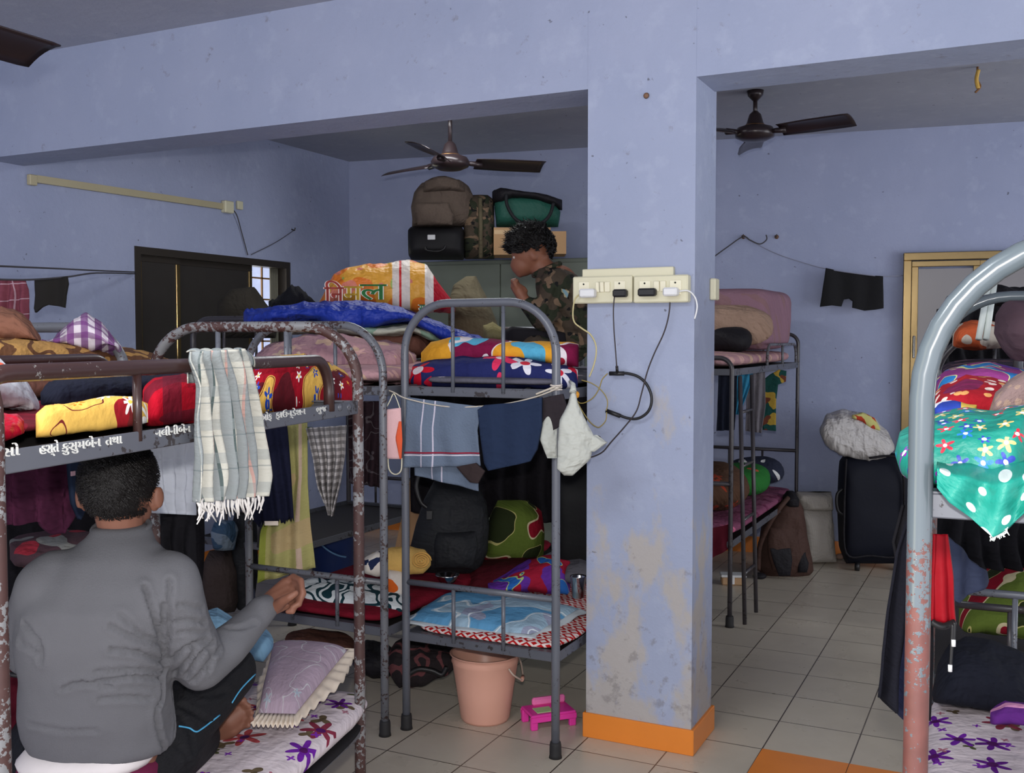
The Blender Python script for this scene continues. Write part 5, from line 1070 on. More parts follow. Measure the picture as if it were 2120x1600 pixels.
obj('box', M().box((c_.x+FH.x*0.15, c_.y+FH.y*0.15, (zl+zt)/2+0.003), ((P(1140, 538, d=dL)-P(1022, 538, d=dL)).length, 0.3, zl-zt), rz=YAW), CARD, t, smooth=False)
obj('tape', M().box((c_.x-FH.x*0.001, c_.y-FH.y*0.001, zl-0.03), (0.40, 0.004, 0.03), rz=YAW), plain('brown_tape', (196, 164, 120), 0.4), t, smooth=False)
c_ = (P(1141, 538, d=dL-0.05)+P(1172, 538, d=dL-0.05))/2; z2_ = P(1150, 482, d=dL).z
one('cardboard_carton', M().box((c_.x+FH.x*0.1, c_.y+FH.y*0.1, (z2_+zt)/2+0.003), (0.105, 0.25, z2_-zt), rz=YAW), CARD, 'small cardboard carton right of the soldier\'s head on the cupboard', 'carton', smooth=False)
t = thing('green_bag', P(1090, 470, d=dL), 'dark green holdall with black top flap and looped straps on the cartons', 'holdall')
obj('body', upright([(1026, 405), (1024, 430), (1028, 470)], [(1140, 418), (1160, 440), (1155, 474)], dL+0.12, 0.3, e=4, amp=0.015, seed=58), GREENB, t)
obj('flap', lying([(1019, 396), (1036, 392), (1060, 396), (1110, 402), (1164, 416)], [(1019, 424), (1036, 424), (1060, 414), (1110, 418), (1164, 434)], dL+0.1, 0.36, e=3, amp=0.01, seed=59), DKB, t)
obj('strap', M().tube(cat([P(u, v, d=dL-0.08) for u, v in ((1048, 402), (1050, 425), (1066, 452), (1090, 464), (1120, 462), (1138, 445), (1146, 420))]), 0.013, 8), BAGCL, t)

# ------------------------------------------------------------------ bunk G, right back corner
def GP(x, y, z): return TG @ Vector((x, y, z))
slab('pink_mattress', TG, 0.02, 0.72, 0.05, 1.88, 1.438, 1.53, PINKQ, 'pink floral mattress on the upper deck of the ladder bunk', amp=0.01)
one('mauve_blanket_stack', M(TG).ell((0.33, 1.38, 1.735), (0.40, 0.42, 0.205), e=10, e2=7, n=64, m=18, amp=0.012), fab('mauve_blanket', (146, 112, 126), [('blotch', 8, 0.6, (140, 108, 112), 2)], fold=0.3), 'thick stack of mauve blankets on the upper deck of the ladder bunk', 'blankets')
one('beige_blanket', M(TG).ell((0.46, 0.90, 1.68), (0.30, 0.13, 0.145), e=3, e2=2.4, n=40, m=14, amp=0.05, seed=3), fab('beige_shawl', (166, 138, 120), fold=0.8), 'crumpled beige shawl in front of the mauve blankets', 'shawl')
one('black_pillow', M(TG).ell((0.55, 0.68, 1.60), (0.12, 0.12, 0.075), e=2.4, n=24, m=12, amp=0.03), DKB, 'small black bundle on the pink mattress in front of the beige shawl', 'bundle')
one('red_cloth', M(TG).ell((0.22, 0.35, 1.57), (0.18, 0.22, 0.055), n=24, m=12, amp=0.03), fab('wine_cloth', (118, 40, 52), fold=0.4), 'wine red cloth at the near end of the ladder bunk upper deck', 'cloth')
for (L_, R_, dd, c_, lb, n_) in (([(1488, 775), (1486, 860), (1484, 892)], [(1526, 775), (1524, 830), (1520, 890)], 6.0, (26, 30, 44), 'dark navy cloth hanging behind the ladder under the upper deck', 'cloth'),
        ([(1526, 775), (1524, 820), (1520, 858)], [(1560, 770), (1552, 800), (1530, 858)], 6.3, (48, 122, 156), 'bright blue cloth hanging between the ladder rails', 'cloth'),
        ([(1548, 772), (1546, 840), (1544, 892)], [(1584, 768), (1584, 840), (1576, 896)], 6.45, (104, 100, 106), 'grey vest hanging right of the ladder', 'vest')):
    C1('hanging_'+n_, L_, R_, dd, fab('cloth_%d' % c_[0], c_, fold=0.4), lb, n_, folds=2.5, amp=0.012)
shape_cloth('green_yellow_shirt', [(1576, 790), (1594, 775), (1612, 765), (1628, 768), (1626, 790), (1610, 796), (1606, 830), (1606, 892), (1580, 890), (1576, 860)], 6.7, fab('green_brown_yellow', (22, 62, 58), [('blotch', 9, 0.52, (150, 124, 50), 3), ('blotch', 8, 0.58, (90, 48, 34), 8)], fold=0.3), 'green, brown and yellow shirt hanging at the right under the ladder bunk deck', 'shirt', amp=0.008)
slab('mauve_mattress', TG, 0.01, 0.74, 0.03, 1.88, 0.48, 0.56, fab('mauve_floral', (126, 70, 96), [('flower', 7, 0.05, 5, [(190, 100, 130), (96, 40, 66)], None, 0.5, 3)], fold=0.4), 'mauve floral mattress on the lower deck of the ladder bunk', amp=0.01)
one('green_cushion', M(TG).ell((0.48, 1.25, 0.66), (0.20, 0.26, 0.10), n=28, m=14, e=2.6, amp=0.02), fab('green_orange_print', (42, 110, 48), [('blotch', 6, 0.6, (190, 90, 60), 3)], fold=0.4), 'green cushion with orange print on the lower deck of the ladder bunk', 'cushion')
one('white_dark_cloth', M(TG).ell((0.50, 1.62, 0.68), (0.20, 0.14, 0.09), n=28, m=14, amp=0.04), fab('black_white_cloth', (42, 46, 62), [('blotch', 9, 0.58, (206, 206, 206), 3)], fold=0.4), 'black and white cloth heaped at the wall end of the ladder bunk lower deck', 'cloth')
one('brown_floral_bundle', M(TG).ell((0.45, 0.55, 0.70), (0.26, 0.34, 0.14), n=28, m=14, amp=0.04), fab('brown_orange_floral', (82, 58, 44), [('flower', 8, 0.05, 5, [(176, 96, 50), (150, 60, 40)], None, 0.6, 3)], fold=0.4), 'brown and orange floral bundle behind the ladder on the lower deck', 'bundle')
C1('crimson_cover', [(1470, 1095), (1470, 1160)], [(1508, 1085), (1508, 1135)], 5.72, fab('dark_crimson', (86, 22, 36)), 'dark crimson cover hanging at the near end of the ladder bunk lower deck', 'cover', folds=1)

# ------------------------------------------------------------------ bunk F, right foreground
def dF(inset): return lambda u: (P(u, 950, pl=(TF @ Vector((0, inset, 0)), TF.to_3x3() @ Vector((0, 1, 0))))-Vector((0, 0, EYE))).dot(FW)
TURQ = fab('turquoise_floral', (24, 126, 112), [('flower', 37, 0.0125, 5, [(40, 60, 150), (36, 110, 190), (196, 180, 110), (190, 40, 60), (120, 40, 150), (190, 176, 110)], (230, 236, 236), 0.75, 1)], rough=0.5, fold=0.35, spec=0.3)
TDOT = fab('turquoise_dotted', (24, 126, 112), [('flower', 23, 0.0085, 0, [(180, 190, 188)], None, 0.95, 4)], rough=0.5, fold=0.45, spec=0.3)
t = thing('turquoise_bundle', P(1990, 1000, d=1.6), 'turquoise cloth bundle with small flowers and white dots behind the pale peeling post', 'bundle')
obj('bundle', lying([(1853, 930), (1862, 896), (1884, 880), (1940, 858), (2000, 846), (2060, 854), (2140, 836)], [(1853, 945), (1866, 978), (1890, 996), (1940, 1008), (2000, 1012), (2060, 1010), (2140, 1010)], dF(0.15), 0.24, e=2.5, amp=0.01, seed=60), TURQ, t)
def fl(s, tt):
    u = 1940+200*s; vt = 950; vb = lerp([(1940, 1010), (1965, 1040), (2010, 1072), (2055, 1112), (2085, 1096), (2120, 1062), (2140, 1050)], u, 0)
    v = vt+(vb-vt)*tt; dd = dF(0.07-0.115*min(1, tt*3))(u)+0.008*math.sin(s*14+tt*3)
    return P(u, v, d=dd)
obj('flap', M().grid(fl, 60, 34, 0.14, -0.11), TDOT, t, solid=0.002)
fm = M(); rr_ = random.Random(9)
for i in range(26):
    u = 2052+i*1.4; v = lerp([(2052, 1106), (2085, 1093), (2120, 1060)], u, 0); p0 = P(u, v, d=dF(-0.045)(u)); fm.tube([p0, p0+Vector((rr_.uniform(-.003, .003), 0, -0.004)), p0+Vector((rr_.uniform(-.004, .004), 0, -0.009))], 0.0007, 4)
obj('frayed_edge', fm, fab('pale_fray', (210, 220, 216)), t)['kind'] = 'stuff'
slab('thin_mattress', TF, 0.02, 0.72, 0.12, 2.0, 1.393, 1.415, fab('ochre_mattress', (120, 96, 70)), 'thin mattress under the bundles on the pale grey bunk upper deck', amp=0.002)
L1('red_dash_quilt', [(1930, 822), (1950, 800), (2000, 782), (2060, 792), (2110, 806), (2150, 812)], [(1930, 858), (2000, 866), (2150, 866)], (1.98, 1.95), 0.36, fab('red_dashed', (150, 24, 36), [('flower', 34, 0.010, 1, [(222, 200, 190), (206, 150, 90)], None, 0.7, 3), ('blotch', 8, 0.62, (110, 30, 70), 3)], fold=0.3), 'red quilt with small white dashes behind the turquoise bundle', 'quilt', seed=61)
L1('blue_yellow_cloth', [(1930, 838), (1950, 830), (1990, 832), (2022, 842)], [(1930, 862), (1980, 868), (2022, 862)], 1.78, 0.08, fab('blue_white_yellow', (40, 62, 150), [('blotch', 14, 0.52, (222, 220, 226), 2), ('band', 0, 0.05, 0.2, (206, 176, 80))]), 'blue and yellow cloth edge between the turquoise bundle and the red dashed quilt', 'cloth', seed=62)
L1('purple_blue_quilt', [(1930, 792), (1955, 768), (1990, 756), (2050, 752), (2100, 764), (2150, 775)], [(1930, 812), (2000, 812), (2150, 815)], (2.4, 2.35), 0.4, fab('purple_blue_pink', (134, 56, 120), [('blotch', 9, 0.52, (40, 110, 170), 3), ('blotch', 11, 0.60, (84, 40, 140), 7), ('ring', 9, 0.505, 0.52, (196, 196, 130), 3)], fold=0.3), 'purple, pink and blue quilt at the back of the pale grey bunk upper deck', 'quilt', seed=63)
L1('speckled_bag', [(2046, 848), (2060, 805), (2090, 778), (2125, 762), (2170, 756)], [(2046, 862), (2100, 868), (2170, 868)], 1.75, 0.16, fab('speckled_taupe', (124, 104, 102), [('flower', 60, 0.006, 0, [(140, 118, 106)], None, 0.6, 3)], bs=200, bump=0.6), 'speckled taupe fabric bag at the right edge on the turquoise bundle', 'bag', seed=64)
U1('mauve_bag', [(2090, 622), (2078, 650), (2076, 690), (2090, 720), (2110, 748)], [(2150, 622), (2170, 650), (2172, 690), (2170, 720), (2165, 750)], 2.35, 0.2, fab('dark_mauve_cloth', (70, 54, 62), fold=0.3), 'dark mauve stuffed bag at the right edge above the quilts', 'bag', seed=65)
# beyond: bunk H
L1('orange_white_bundle', [(1972, 690), (1985, 672), (2010, 662), (2050, 664), (2085, 676)], [(1972, 716), (2030, 724), (2085, 720)], 4.1, 0.4, fab('orange_white', (196, 92, 54), [('blotch', 7, 0.55, (196, 186, 172), 2)], fold=0.4), 'orange and white bundle on the far bunk, seen through the pale arch', 'bundle', seed=66)
slab('far_mattress', TH, 0.02, 0.72, 0.05, 1.5, 1.408, 1.52, fab('dark_pink_print', (56, 46, 60), [('blotch', 9, 0.58, (150, 110, 120), 3), ('blotch', 10, 0.6, (24, 30, 50), 5)]), 'dark printed mattress on the far bunk beyond the pale grey one')
for k, (ua, ub) in enumerate(((2026, 2047), (2041, 2058))):
    one('plastic_pipe', M().tube([P(ua, 702, d=3.70), P(ub, 588, d=3.78)], 0.0115, 12), plain('white_pvc_%d' % k, (206, 214, 208), 0.35, mott=0.02), ('left' if k == 0 else 'right')+' one of the two white plastic pipes leaning behind the pale arch', 'pipe', 'two white pipes')
one('black_bundle_top', lying([(1955, 620), (1990, 600), (2060, 588), (2140, 596)], [(1955, 650), (2000, 640), (2060, 634), (2140, 645)], 4.6, 0.3, amp=0.02), DARKH, 'black cloth draped over the top of the far bunk arch', 'cloth')
C1('black_curtain', [(1940, 640), (1935, 760)], [(2150, 610), (2150, 770)], 5.6, DARKH, 'black cloth hanging far behind the bunks at right', 'cloth', folds=6, amp=0.03)
# F, below the deck
C1('navy_jacket_hanging', [(1893, 1040), (1858, 1140), (1836, 1260), (1822, 1350), (1816, 1440)], [(1920, 1036), (1918, 1180), (1912, 1350), (1905, 1520)], 2.25, fab('navy_denim', (44, 48, 76), [('stripe', 0, 0.12, 0.6, 1.0, (20, 20, 28))], bs=140, fold=0.3), 'navy jacket hanging from the side of the pale grey bunk, left of its peeling post', 'jacket', folds=2.5, amp=0.02, seed=15, solid=0.006)
C1('black_jacket_hanging', [(1868, 1046), (1846, 1120), (1870, 1250), (1876, 1420)], [(1925, 1036), (1925, 1180), (1925, 1350), (1920, 1490)], 2.40, DARKH, 'black garment hanging behind the navy jacket', 'jacket', folds=3, amp=0.02, seed=16, solid=0.006)
t = thing('red_drawstring_bag', P(1953, 1290, d=2.1), 'bright red drawstring bag hanging right of the peeling post', 'bag')
obj('cloth', cloth([(1934, 1106), (1932, 1200), (1930, 1285)], [(1962, 1106), (1972, 1190), (1977, 1290)], 2.1, folds=1.5, amp=0.006), fab('bright_red', (140, 6, 22), rough=0.6), t, solid=0.006)
obj('drawstring_hem', M().tube(cat([P(1929, 1287, d=2.09), P(1950, 1297, d=2.085), P(1976, 1288, d=2.09)]), 0.007, 8), BLACKP, t)
for pts in (((1976, 1288), (1975, 1310), (1974, 1336)), ((1972, 1292), (1970, 1340), (1967, 1388))):
    c_ = obj('cord', M().tube(cat([P(u, v, d=2.07) for u, v in pts]), 0.0035, 6), BLACKP, t)
    u, v = pts[-1]; obj('cord_tip', M().tube([P(u, v-12, d=2.066), P(u, v+2, d=2.066)], 0.0042, 8), WHITEP, c_)
shape_cloth('slate_cloth', [(1962, 1110), (1985, 1132), (2012, 1162), (2038, 1180), (2046, 1204), (2040, 1214), (2005, 1234), (1980, 1246), (1972, 1240), (1966, 1180)], 2.25, fab('slate_navy', (44, 50, 70), fold=0.4), 'slate coloured cloth spread behind the red drawstring bag', 'cloth')
C1('black_backdrop_blanket', [(1925, 1045), (1925, 1180)], [(2160, 1045), (2160, 1180)], 3.6, DARKH, 'black blanket hanging under the far end of the pale grey bunk', 'blanket', folds=6, amp=0.03)
slab('floral_mattress', TF, 0.0, 0.74, 0.05, 1.98, 0.441, 0.53, FLORW, 'white and purple floral mattress under the black navy pillow at bottom right', amp=0.014, seed=67)
L1('navy_pillow', [(1930, 1430), (1940, 1385), (1965, 1348), (1995, 1332), (2050, 1334), (2110, 1358), (2160, 1385)], [(1930, 1442), (2000, 1446), (2060, 1456), (2160, 1472)], 3.05, 0.34, fab('black_navy_jersey', (24, 26, 36), fold=0.5), 'big black navy pillow on the right floral mattress', 'pillow', seed=68)
L1('purple_pillow', [(2050, 1470), (2080, 1452), (2160, 1462)], [(2050, 1492), (2160, 1500)], 2.75, 0.12, fab('purple_pink_edge', (92, 40, 120), [('band', 1, 0.0, 0.03, (220, 150, 190))], fold=0.3), 'purple cloth with a pink hem in front of the black navy pillow', 'cloth', seed=69)
L1('green_quilt', [(1985, 1250), (2010, 1212), (2045, 1170), (2085, 1150), (2150, 1146)], [(1985, 1292), (2060, 1305), (2150, 1318)], (4.0, 3.9), 0.5, GREENFL, 'green and red floral quilt on the far bunk lower deck beyond the steel rail', 'quilt', seed=70)
# ------------------------------------------------------------------ people
from mathutils.bvhtree import BVHTree
EYEV = Vector((0, 0, EYE))
def capsule(m, a, b, ra, rb, n=16, k=5):
    a, b = Vector(a), Vector(b); d = (b-a); L = d.length; t = d/L if L > 1e-6 else Vector((0, 0, 1))
    pts, rr = [], []
    for i in range(k+1):
        q = PI/2*(1-i/k); pts.append(a-t*ra*math.sin(q)); rr.append(max(0.0008, ra*math.cos(q)))
    for i in range(k+1):
        q = PI/2*i/k; pts.append(b+t*rb*math.sin(q)); rr.append(max(0.0008, rb*math.cos(q)))
    m.tube(pts, rr, n)
def chain(m, pts, rr, **k):
    for i in range(len(pts)-1): capsule(m, pts[i], pts[i+1], rr[i], rr[i+1], **k)
def loft(m, secs, side, fwd, n=28, e=2.3):
    """secs: (centre, half width, half thickness)"""
    vs, fs, uv = [], [], []
    for c, a, b in secs:
        for i in range(n):
            ph = 2*PI*i/n; x = math.copysign(abs(math.cos(ph))**(2/e), math.cos(ph)); y = math.copysign(abs(math.sin(ph))**(2/e), math.sin(ph))
            vs.append(tuple(Vector(c)+side*(x*a)+fwd*(y*b))); uv.append((x*a, y*b))
    for j in range(len(secs)-1):
        for i in range(n): fs.append((j*n+i, j*n+(i+1) % n, (j+1)*n+(i+1) % n, (j+1)*n+i))
    fs.append(tuple(range(n))[::-1]); fs.append(tuple((len(secs)-1)*n+i for i in range(n)))
    m.add(vs, fs, uv)
def fused(m, voxel, it=6, fac=0.6):
    """melt overlapping closed shapes into one continuous skin"""
    me = bpy.data.meshes.new('t'); me.from_pydata(m.v, [], m.f); me.update()
    o = bpy.data.objects.new('t', me); C.objects.link(o)
    r = o.modifiers.new('r', 'REMESH'); r.mode = 'VOXEL'; r.voxel_size = voxel; r.adaptivity = 0
    s = o.modifiers.new('s', 'SMOOTH'); s.iterations = it; s.factor = fac
    dg = bpy.context.evaluated_depsgraph_get(); me2 = bpy.data.meshes.new_from_object(o.evaluated_get(dg))
    q = M(); q.v = [tuple(v.co) for v in me2.vertices]; q.f = [tuple(p.vertices) for p in me2.polygons]; q.uv = [(v[0]*CY+v[1]*SY, v[2]) for v in q.v]
    bpy.data.objects.remove(o); return q
def hit(bvh, u, v, off=0.0):
    r = P(u, v, d=1)-EYEV; h = bvh.ray_cast(EYEV, r.normalized())
    return None if h[0] is None else h[0]-r.normalized()*off
def creases(q, lines, depth=0.005, wd=0.007, fine=0.0012):
    bvh = BVHTree.FromPolygons(q.v, q.f); segs = []
    for ln, k in lines:
        pts = [p for p in (hit(bvh, u, v) for u, v in cat2(ln)) if p is not None]
        segs += [(a, b, k) for a, b in zip(pts, pts[1:]) if (a-b).length < 0.08]
    nv = [Vector((0, 0, 0)) for _ in q.v]
    for f in q.f:
        a, b, c = Vector(q.v[f[0]]), Vector(q.v[f[1]]), Vector(q.v[f[2]]); nn = (b-a).cross(c-a)
        for i in f: nv[i] += nn
    out = []
    for i, v in enumerate(q.v):
        v = Vector(v); n_ = nv[i].normalized() if nv[i].length > 0 else Vector((0, 0, 1)); dsp = 0
        for a, b, k in segs:
            if abs(v.z-a.z) > 0.06: continue
            ab = b-a; t = max(0, min(1, (v-a).dot(ab)/max(1e-9, ab.dot(ab)))); ds = (v-a-ab*t).length
            if ds < 0.04:
                g_ = k*(-depth*math.exp(-(ds/wd)**2)+0.45*depth*math.exp(-((ds-wd*2.1)/wd)**2))
                if abs(g_) > abs(dsp): dsp = g_
        dsp += fine*noise.noise(v*18)+0.0025*noise.noise(v*7)
        out.append(tuple(v+n_*dsp))
    q.v = out; return q
def cat2(ln):
    return [(p.x, p.y) for p in cat([(a, b, 0) for a, b in ln])]

def Q(u, v, d): return P(u, v, d=d)
# --- man on the front bunk, seen from behind
D0 = 2.30
man = thing('person', (TA @ Vector((0.38, 0.95, 0.52))), 'person in grey long sleeved top sitting cross-legged on floral mattress, seen from behind', 'person')
hc = Q(247, 1000, 2.37)
hand = []
skin = M()
skin.ell(hc, (0.074, 0.094, 0.098), R=rotm(0.12, 0, YAW), n=28, m=18)
skin.ell(hc+FH*0.035+Vector((0, 0, -0.065)), (0.058, 0.07, 0.062), R=rotm(0, 0, YAW), n=22, m=14)
skin.ell(hc+FH*0.105+Vector((0, 0, -0.035)), (0.013, 0.018, 0.022), n=12, m=8)          # nose
skin.ell(hc+FH*0.098+Vector((0, 0, -0.072)), (0.024, 0.010, 0.009), n=12, m=8)          # lips
skin.ell(hc+FH*0.09+Vector((0, 0, 0.012)), (0.05, 0.014, 0.009), R=rotm(0, 0, YAW), n=14, m=8)  # brow
chain(skin, [hc+Vector((0, 0, -0.05))-FH*0.01, Q(250, 1092, 2.37), Q(245, 1150, 2.36)], [0.056, 0.050, 0.05])
for s_ in (-1, 1):   # ears
    ec = hc+RT*(s_*0.087)+Vector((0, 0, -0.036))+FH*0.0
    skin.ell(ec-RT*s_*0.006, (0.009, 0.018, 0.031), R=rotm(0, 0, YAW-s_*0.5), n=14, m=10)
    skin.ell(ec+RT*s_*0.006+Vector((0, 0, 0.004))-FH*0.006, (0.006, 0.014, 0.027), R=rotm(0, 0, YAW-s_*0.7), n=14, m=10)
tors = [(Q(205, 1640, 2.42), 0.15, 0.10), (Q(205, 1560, 2.40), 0.155, 0.105), (Q(198, 1400, 2.34), 0.145, 0.10), (Q(205, 1280, 2.31), 0.15, 0.10), (Q(225, 1190, 2.32), 0.13, 0.075), (Q(245, 1150, 2.35), 0.05, 0.04)]
loft(skin, [(c, a*0.9, b*0.9) for c, a, b in tors], RT, FH)
RS, RE, RW = Q(356, 1215, 2.32), Q(416, 1375, 2.42), Q(556, 1252, 2.60)
LS, LE, LW = Q(92, 1215, 2.30), Q(62, 1350, 2.40), Q(110, 1400, 2.72)
chain(skin, [RS, RE, RW], [0.05, 0.040, 0.026]); chain(skin, [LS, LE, LW], [0.05, 0.04, 0.027])
# right hand: palm, four bent fingers of different length and the thumb meeting the index finger
palm0, palm1 = Q(562, 1248, 2.615), Q(590, 1226, 2.64)
for a, b, ra, rb in ((Q(560, 1240, 2.62), Q(592, 1208, 2.65), 0.021, 0.017), (Q(562, 1246, 2.61), Q(598, 1220, 2.64), 0.023, 0.018), (Q(562, 1254, 2.60), Q(600, 1234, 2.62), 0.022, 0.017), (Q(562, 1260, 2.60), Q(596, 1248, 2.61), 0.019, 0.015)):
    capsule(skin, a, b, ra, rb, n=14)
fing = (((592, 1205, 2.65), (607, 1194, 2.64), (623, 1202, 2.61), (626, 1222, 2.59)),
        ((600, 1216, 2.64), (617, 1212, 2.62), (628, 1228, 2.59), (620, 1245, 2.58)),
        ((602, 1232, 2.62), (617, 1234, 2.60), (619, 1250, 2.575), (606, 1256, 2.57)),
        ((598, 1248, 2.61), (610, 1253, 2.59), (606, 1266, 2.57), (595, 1266, 2.57)))
for i, f in enumerate(fing): chain(skin, [Q(*p) for p in f], [0.0105, 0.0095, 0.0088, 0.0078] if i < 3 else [0.009, 0.0082, 0.0075, 0.0068], n=12)
chain(skin, [Q(572, 1256, 2.59), Q(586, 1243, 2.565), Q(600, 1236, 2.555), Q(612, 1228, 2.56)], [0.016, 0.0125, 0.0105, 0.0088], n=12)
# left hand resting in the lap
lw = LW; ld = (RT*0.6+FH*0.4+Vector((0, 0, -0.25))).normalized()
capsule(skin, lw, lw+ld*0.08, 0.028, 0.024)
for k in range(4): chain(skin, [lw+ld*0.08+Vector((0, 0, 0.024-0.016*k)), lw+ld*(0.115-0.006*abs(k-1))+Vector((0, 0, 0.02-0.016*k)), lw+ld*(0.14-0.01*abs(k-1))+Vector((0, 0, 0.002-0.014*k))+FH*0.01], [0.0095, 0.009, 0.0078], n=10)
chain(skin, [lw+ld*0.02+Vector((0, 0, 0.02)), lw+ld*0.06+Vector((0, 0, 0.045)), lw+ld*0.09+Vector((0, 0, 0.05))], [0.012, 0.011, 0.009], n=10)
RH, RK, RA = Q(292, 1585, 2.46), Q(474, 1392, 2.74), Q(420, 1520, 2.86)
LH, LK, LA = Q(120, 1600, 2.46), Q(80, 1500, 3.0), Q(330, 1500, 3.05)
chain(skin, [RH, RK, RA], [0.075, 0.05, 0.034]); chain(skin, [LH, LK, LA], [0.075, 0.05, 0.034])
chain(skin, [RA, Q(446, 1512, 2.80), Q(476, 1490, 2.79), Q(496, 1474, 2.80)], [0.036, 0.034, 0.032, 0.028])
chain(skin, [Q(452, 1522, 2.80), Q(482, 1508, 2.79), Q(500, 1492, 2.80)], [0.024, 0.022, 0.018])
for k, (u, v, r_) in enumerate(((500, 1450, 0.0125), (512, 1461, 0.0088), (518, 1475, 0.0084), (518, 1489, 0.0080), (512, 1502, 0.0072))):
    chain(skin, [Q(u-20, v+8, 2.80), Q(u-5, v+1, 2.785), Q(u+3, v, 2.78)], [r_*1.1, r_, r_*0.92], n=10)
chain(skin, [LA, LA+RT*0.10+FH*0.02, LA+RT*0.16], [0.032, 0.028, 0.018])
obj('body', fused(skin, 0.0042, 3, 0.5), SKIN, man)
# hair: cap with short curls
HAIR = fab('black_hair', (18, 15, 15), rough=0.5, spec=0.25, bs=220, bump=0.9)
hm = M(); hr = (0.083, 0.100, 0.105); Rh = rotm(0.12, 0, YAW); h0 = hc+Vector((0, 0, 0.006))-FH*0.004
hv = M(); hv.ell(h0, hr, R=Rh, n=40, m=28, amp=0.006, fr=22)
keep = []
def hairy(p):
    q = Vector(p)-h0; f = q.dot(FH); z = q.z; sdx = abs(q.dot(RT))
    if f > 0.055: return z > 0.035
    if f > 0.0: return z > -0.03+f*1.1
    if sdx > 0.066: return z > -0.040
    return z > -0.078
hm.v = hv.v; hm.uv = hv.uv; hm.f = [f for f in hv.f if all(hairy(hv.v[i]) for i in f)]
rr_ = random.Random(3); cnt = 0
while cnt < 5200:
    n3 = Vector((rr_.gauss(0, 1), rr_.gauss(0, 1), rr_.gauss(0, 1))).normalized()
    loc = Vector((n3.x*hr[0], n3.y*hr[1], n3.z*hr[2])); p = h0+Rh @ loc
    if not hairy(p): continue
    nn = (Rh @ Vector((n3.x/hr[0], n3.y/hr[1], n3.z/hr[2]))).normalized()
    whorl = h0+Vector((0, 0, 0.07))-FH*0.06+RT*0.02
    tg = (p-whorl); tg = (tg-nn*tg.dot(nn)).normalized()
    tg = (tg+nn.cross(tg)*rr_.uniform(-1.6, 1.6)).normalized(); L_ = rr_.uniform(0.008, 0.018)*(0.55 if (p-h0).z < -0.04 else 1)
    sd = nn.cross(tg)*0.0011
    a = p; b = p+nn*L_*0.38+tg*L_*0.5; c = p+nn*L_*0.18+tg*L_*1.05
    hm.add([tuple(a-sd), tuple(a+sd), tuple(b+sd*0.8), tuple(b-sd*0.8), tuple(c)], [(0, 1, 2, 3), (3, 2, 4)]); cnt += 1
obj('hair', hm, HAIR, man)
for s_ in (-1, 1):
    e_ = obj('eye', M().ell(hc+FH*0.088+RT*(s_*0.031)+Vector((0, 0, -0.004)), (0.012, 0.009, 0.007), n=12, m=8), plain('eye_white_%d' % (s_+1), (210, 205, 200), 0.3), man)
# grey top
KNIT = fab('grey_marl_jersey', (94, 94, 98), rough=0.95, bs=320, bump=0.35, mott=0.12)
sw = M()
hem = [(Q(216, 1548, 2.40), 0.150, 0.118), (Q(213, 1534, 2.40), 0.163, 0.128), (Q(205, 1508, 2.39), 0.168, 0.13), (Q(200, 1470, 2.37), 0.170, 0.128), (Q(197, 1400, 2.34), 0.162, 0.120), (Q(192, 1320, 2.31), 0.168, 0.118), (Q(205, 1250, 2.30), 0.172, 0.112), (Q(218, 1190, 2.31), 0.150, 0.092), (Q(232, 1150, 2.32), 0.112, 0.076), (Q(245, 1122, 2.34), 0.080, 0.068), (Q(250, 1100, 2.36), 0.066, 0.064), (Q(251, 1086, 2.37), 0.062, 0.060)]
loft(sw, hem, RT, FH, n=36, e=2.4)
capsule(sw, Q(120, 1205, 2.31), Q(345, 1205, 2.32), 0.074, 0.074)
capsule(sw, Q(195, 1160, 2.34), Q(295, 1160, 2.34), 0.054, 0.054)
chain(sw, [Q(348, 1222, 2.32), Q(372, 1290, 2.35), RE, Q(470, 1340, 2.48), Q(520, 1288, 2.555), Q(548, 1260, 2.59)], [0.078, 0.068, 0.062, 0.052, 0.042, 0.036])
capsule(sw, Q(540, 1262, 2.58), Q(552, 1255, 2.60), 0.037, 0.034)
chain(sw, [Q(104, 1222, 2.30), Q(72, 1290, 2.34), LE, LW-ld*0.02], [0.078, 0.066, 0.056, 0.036])
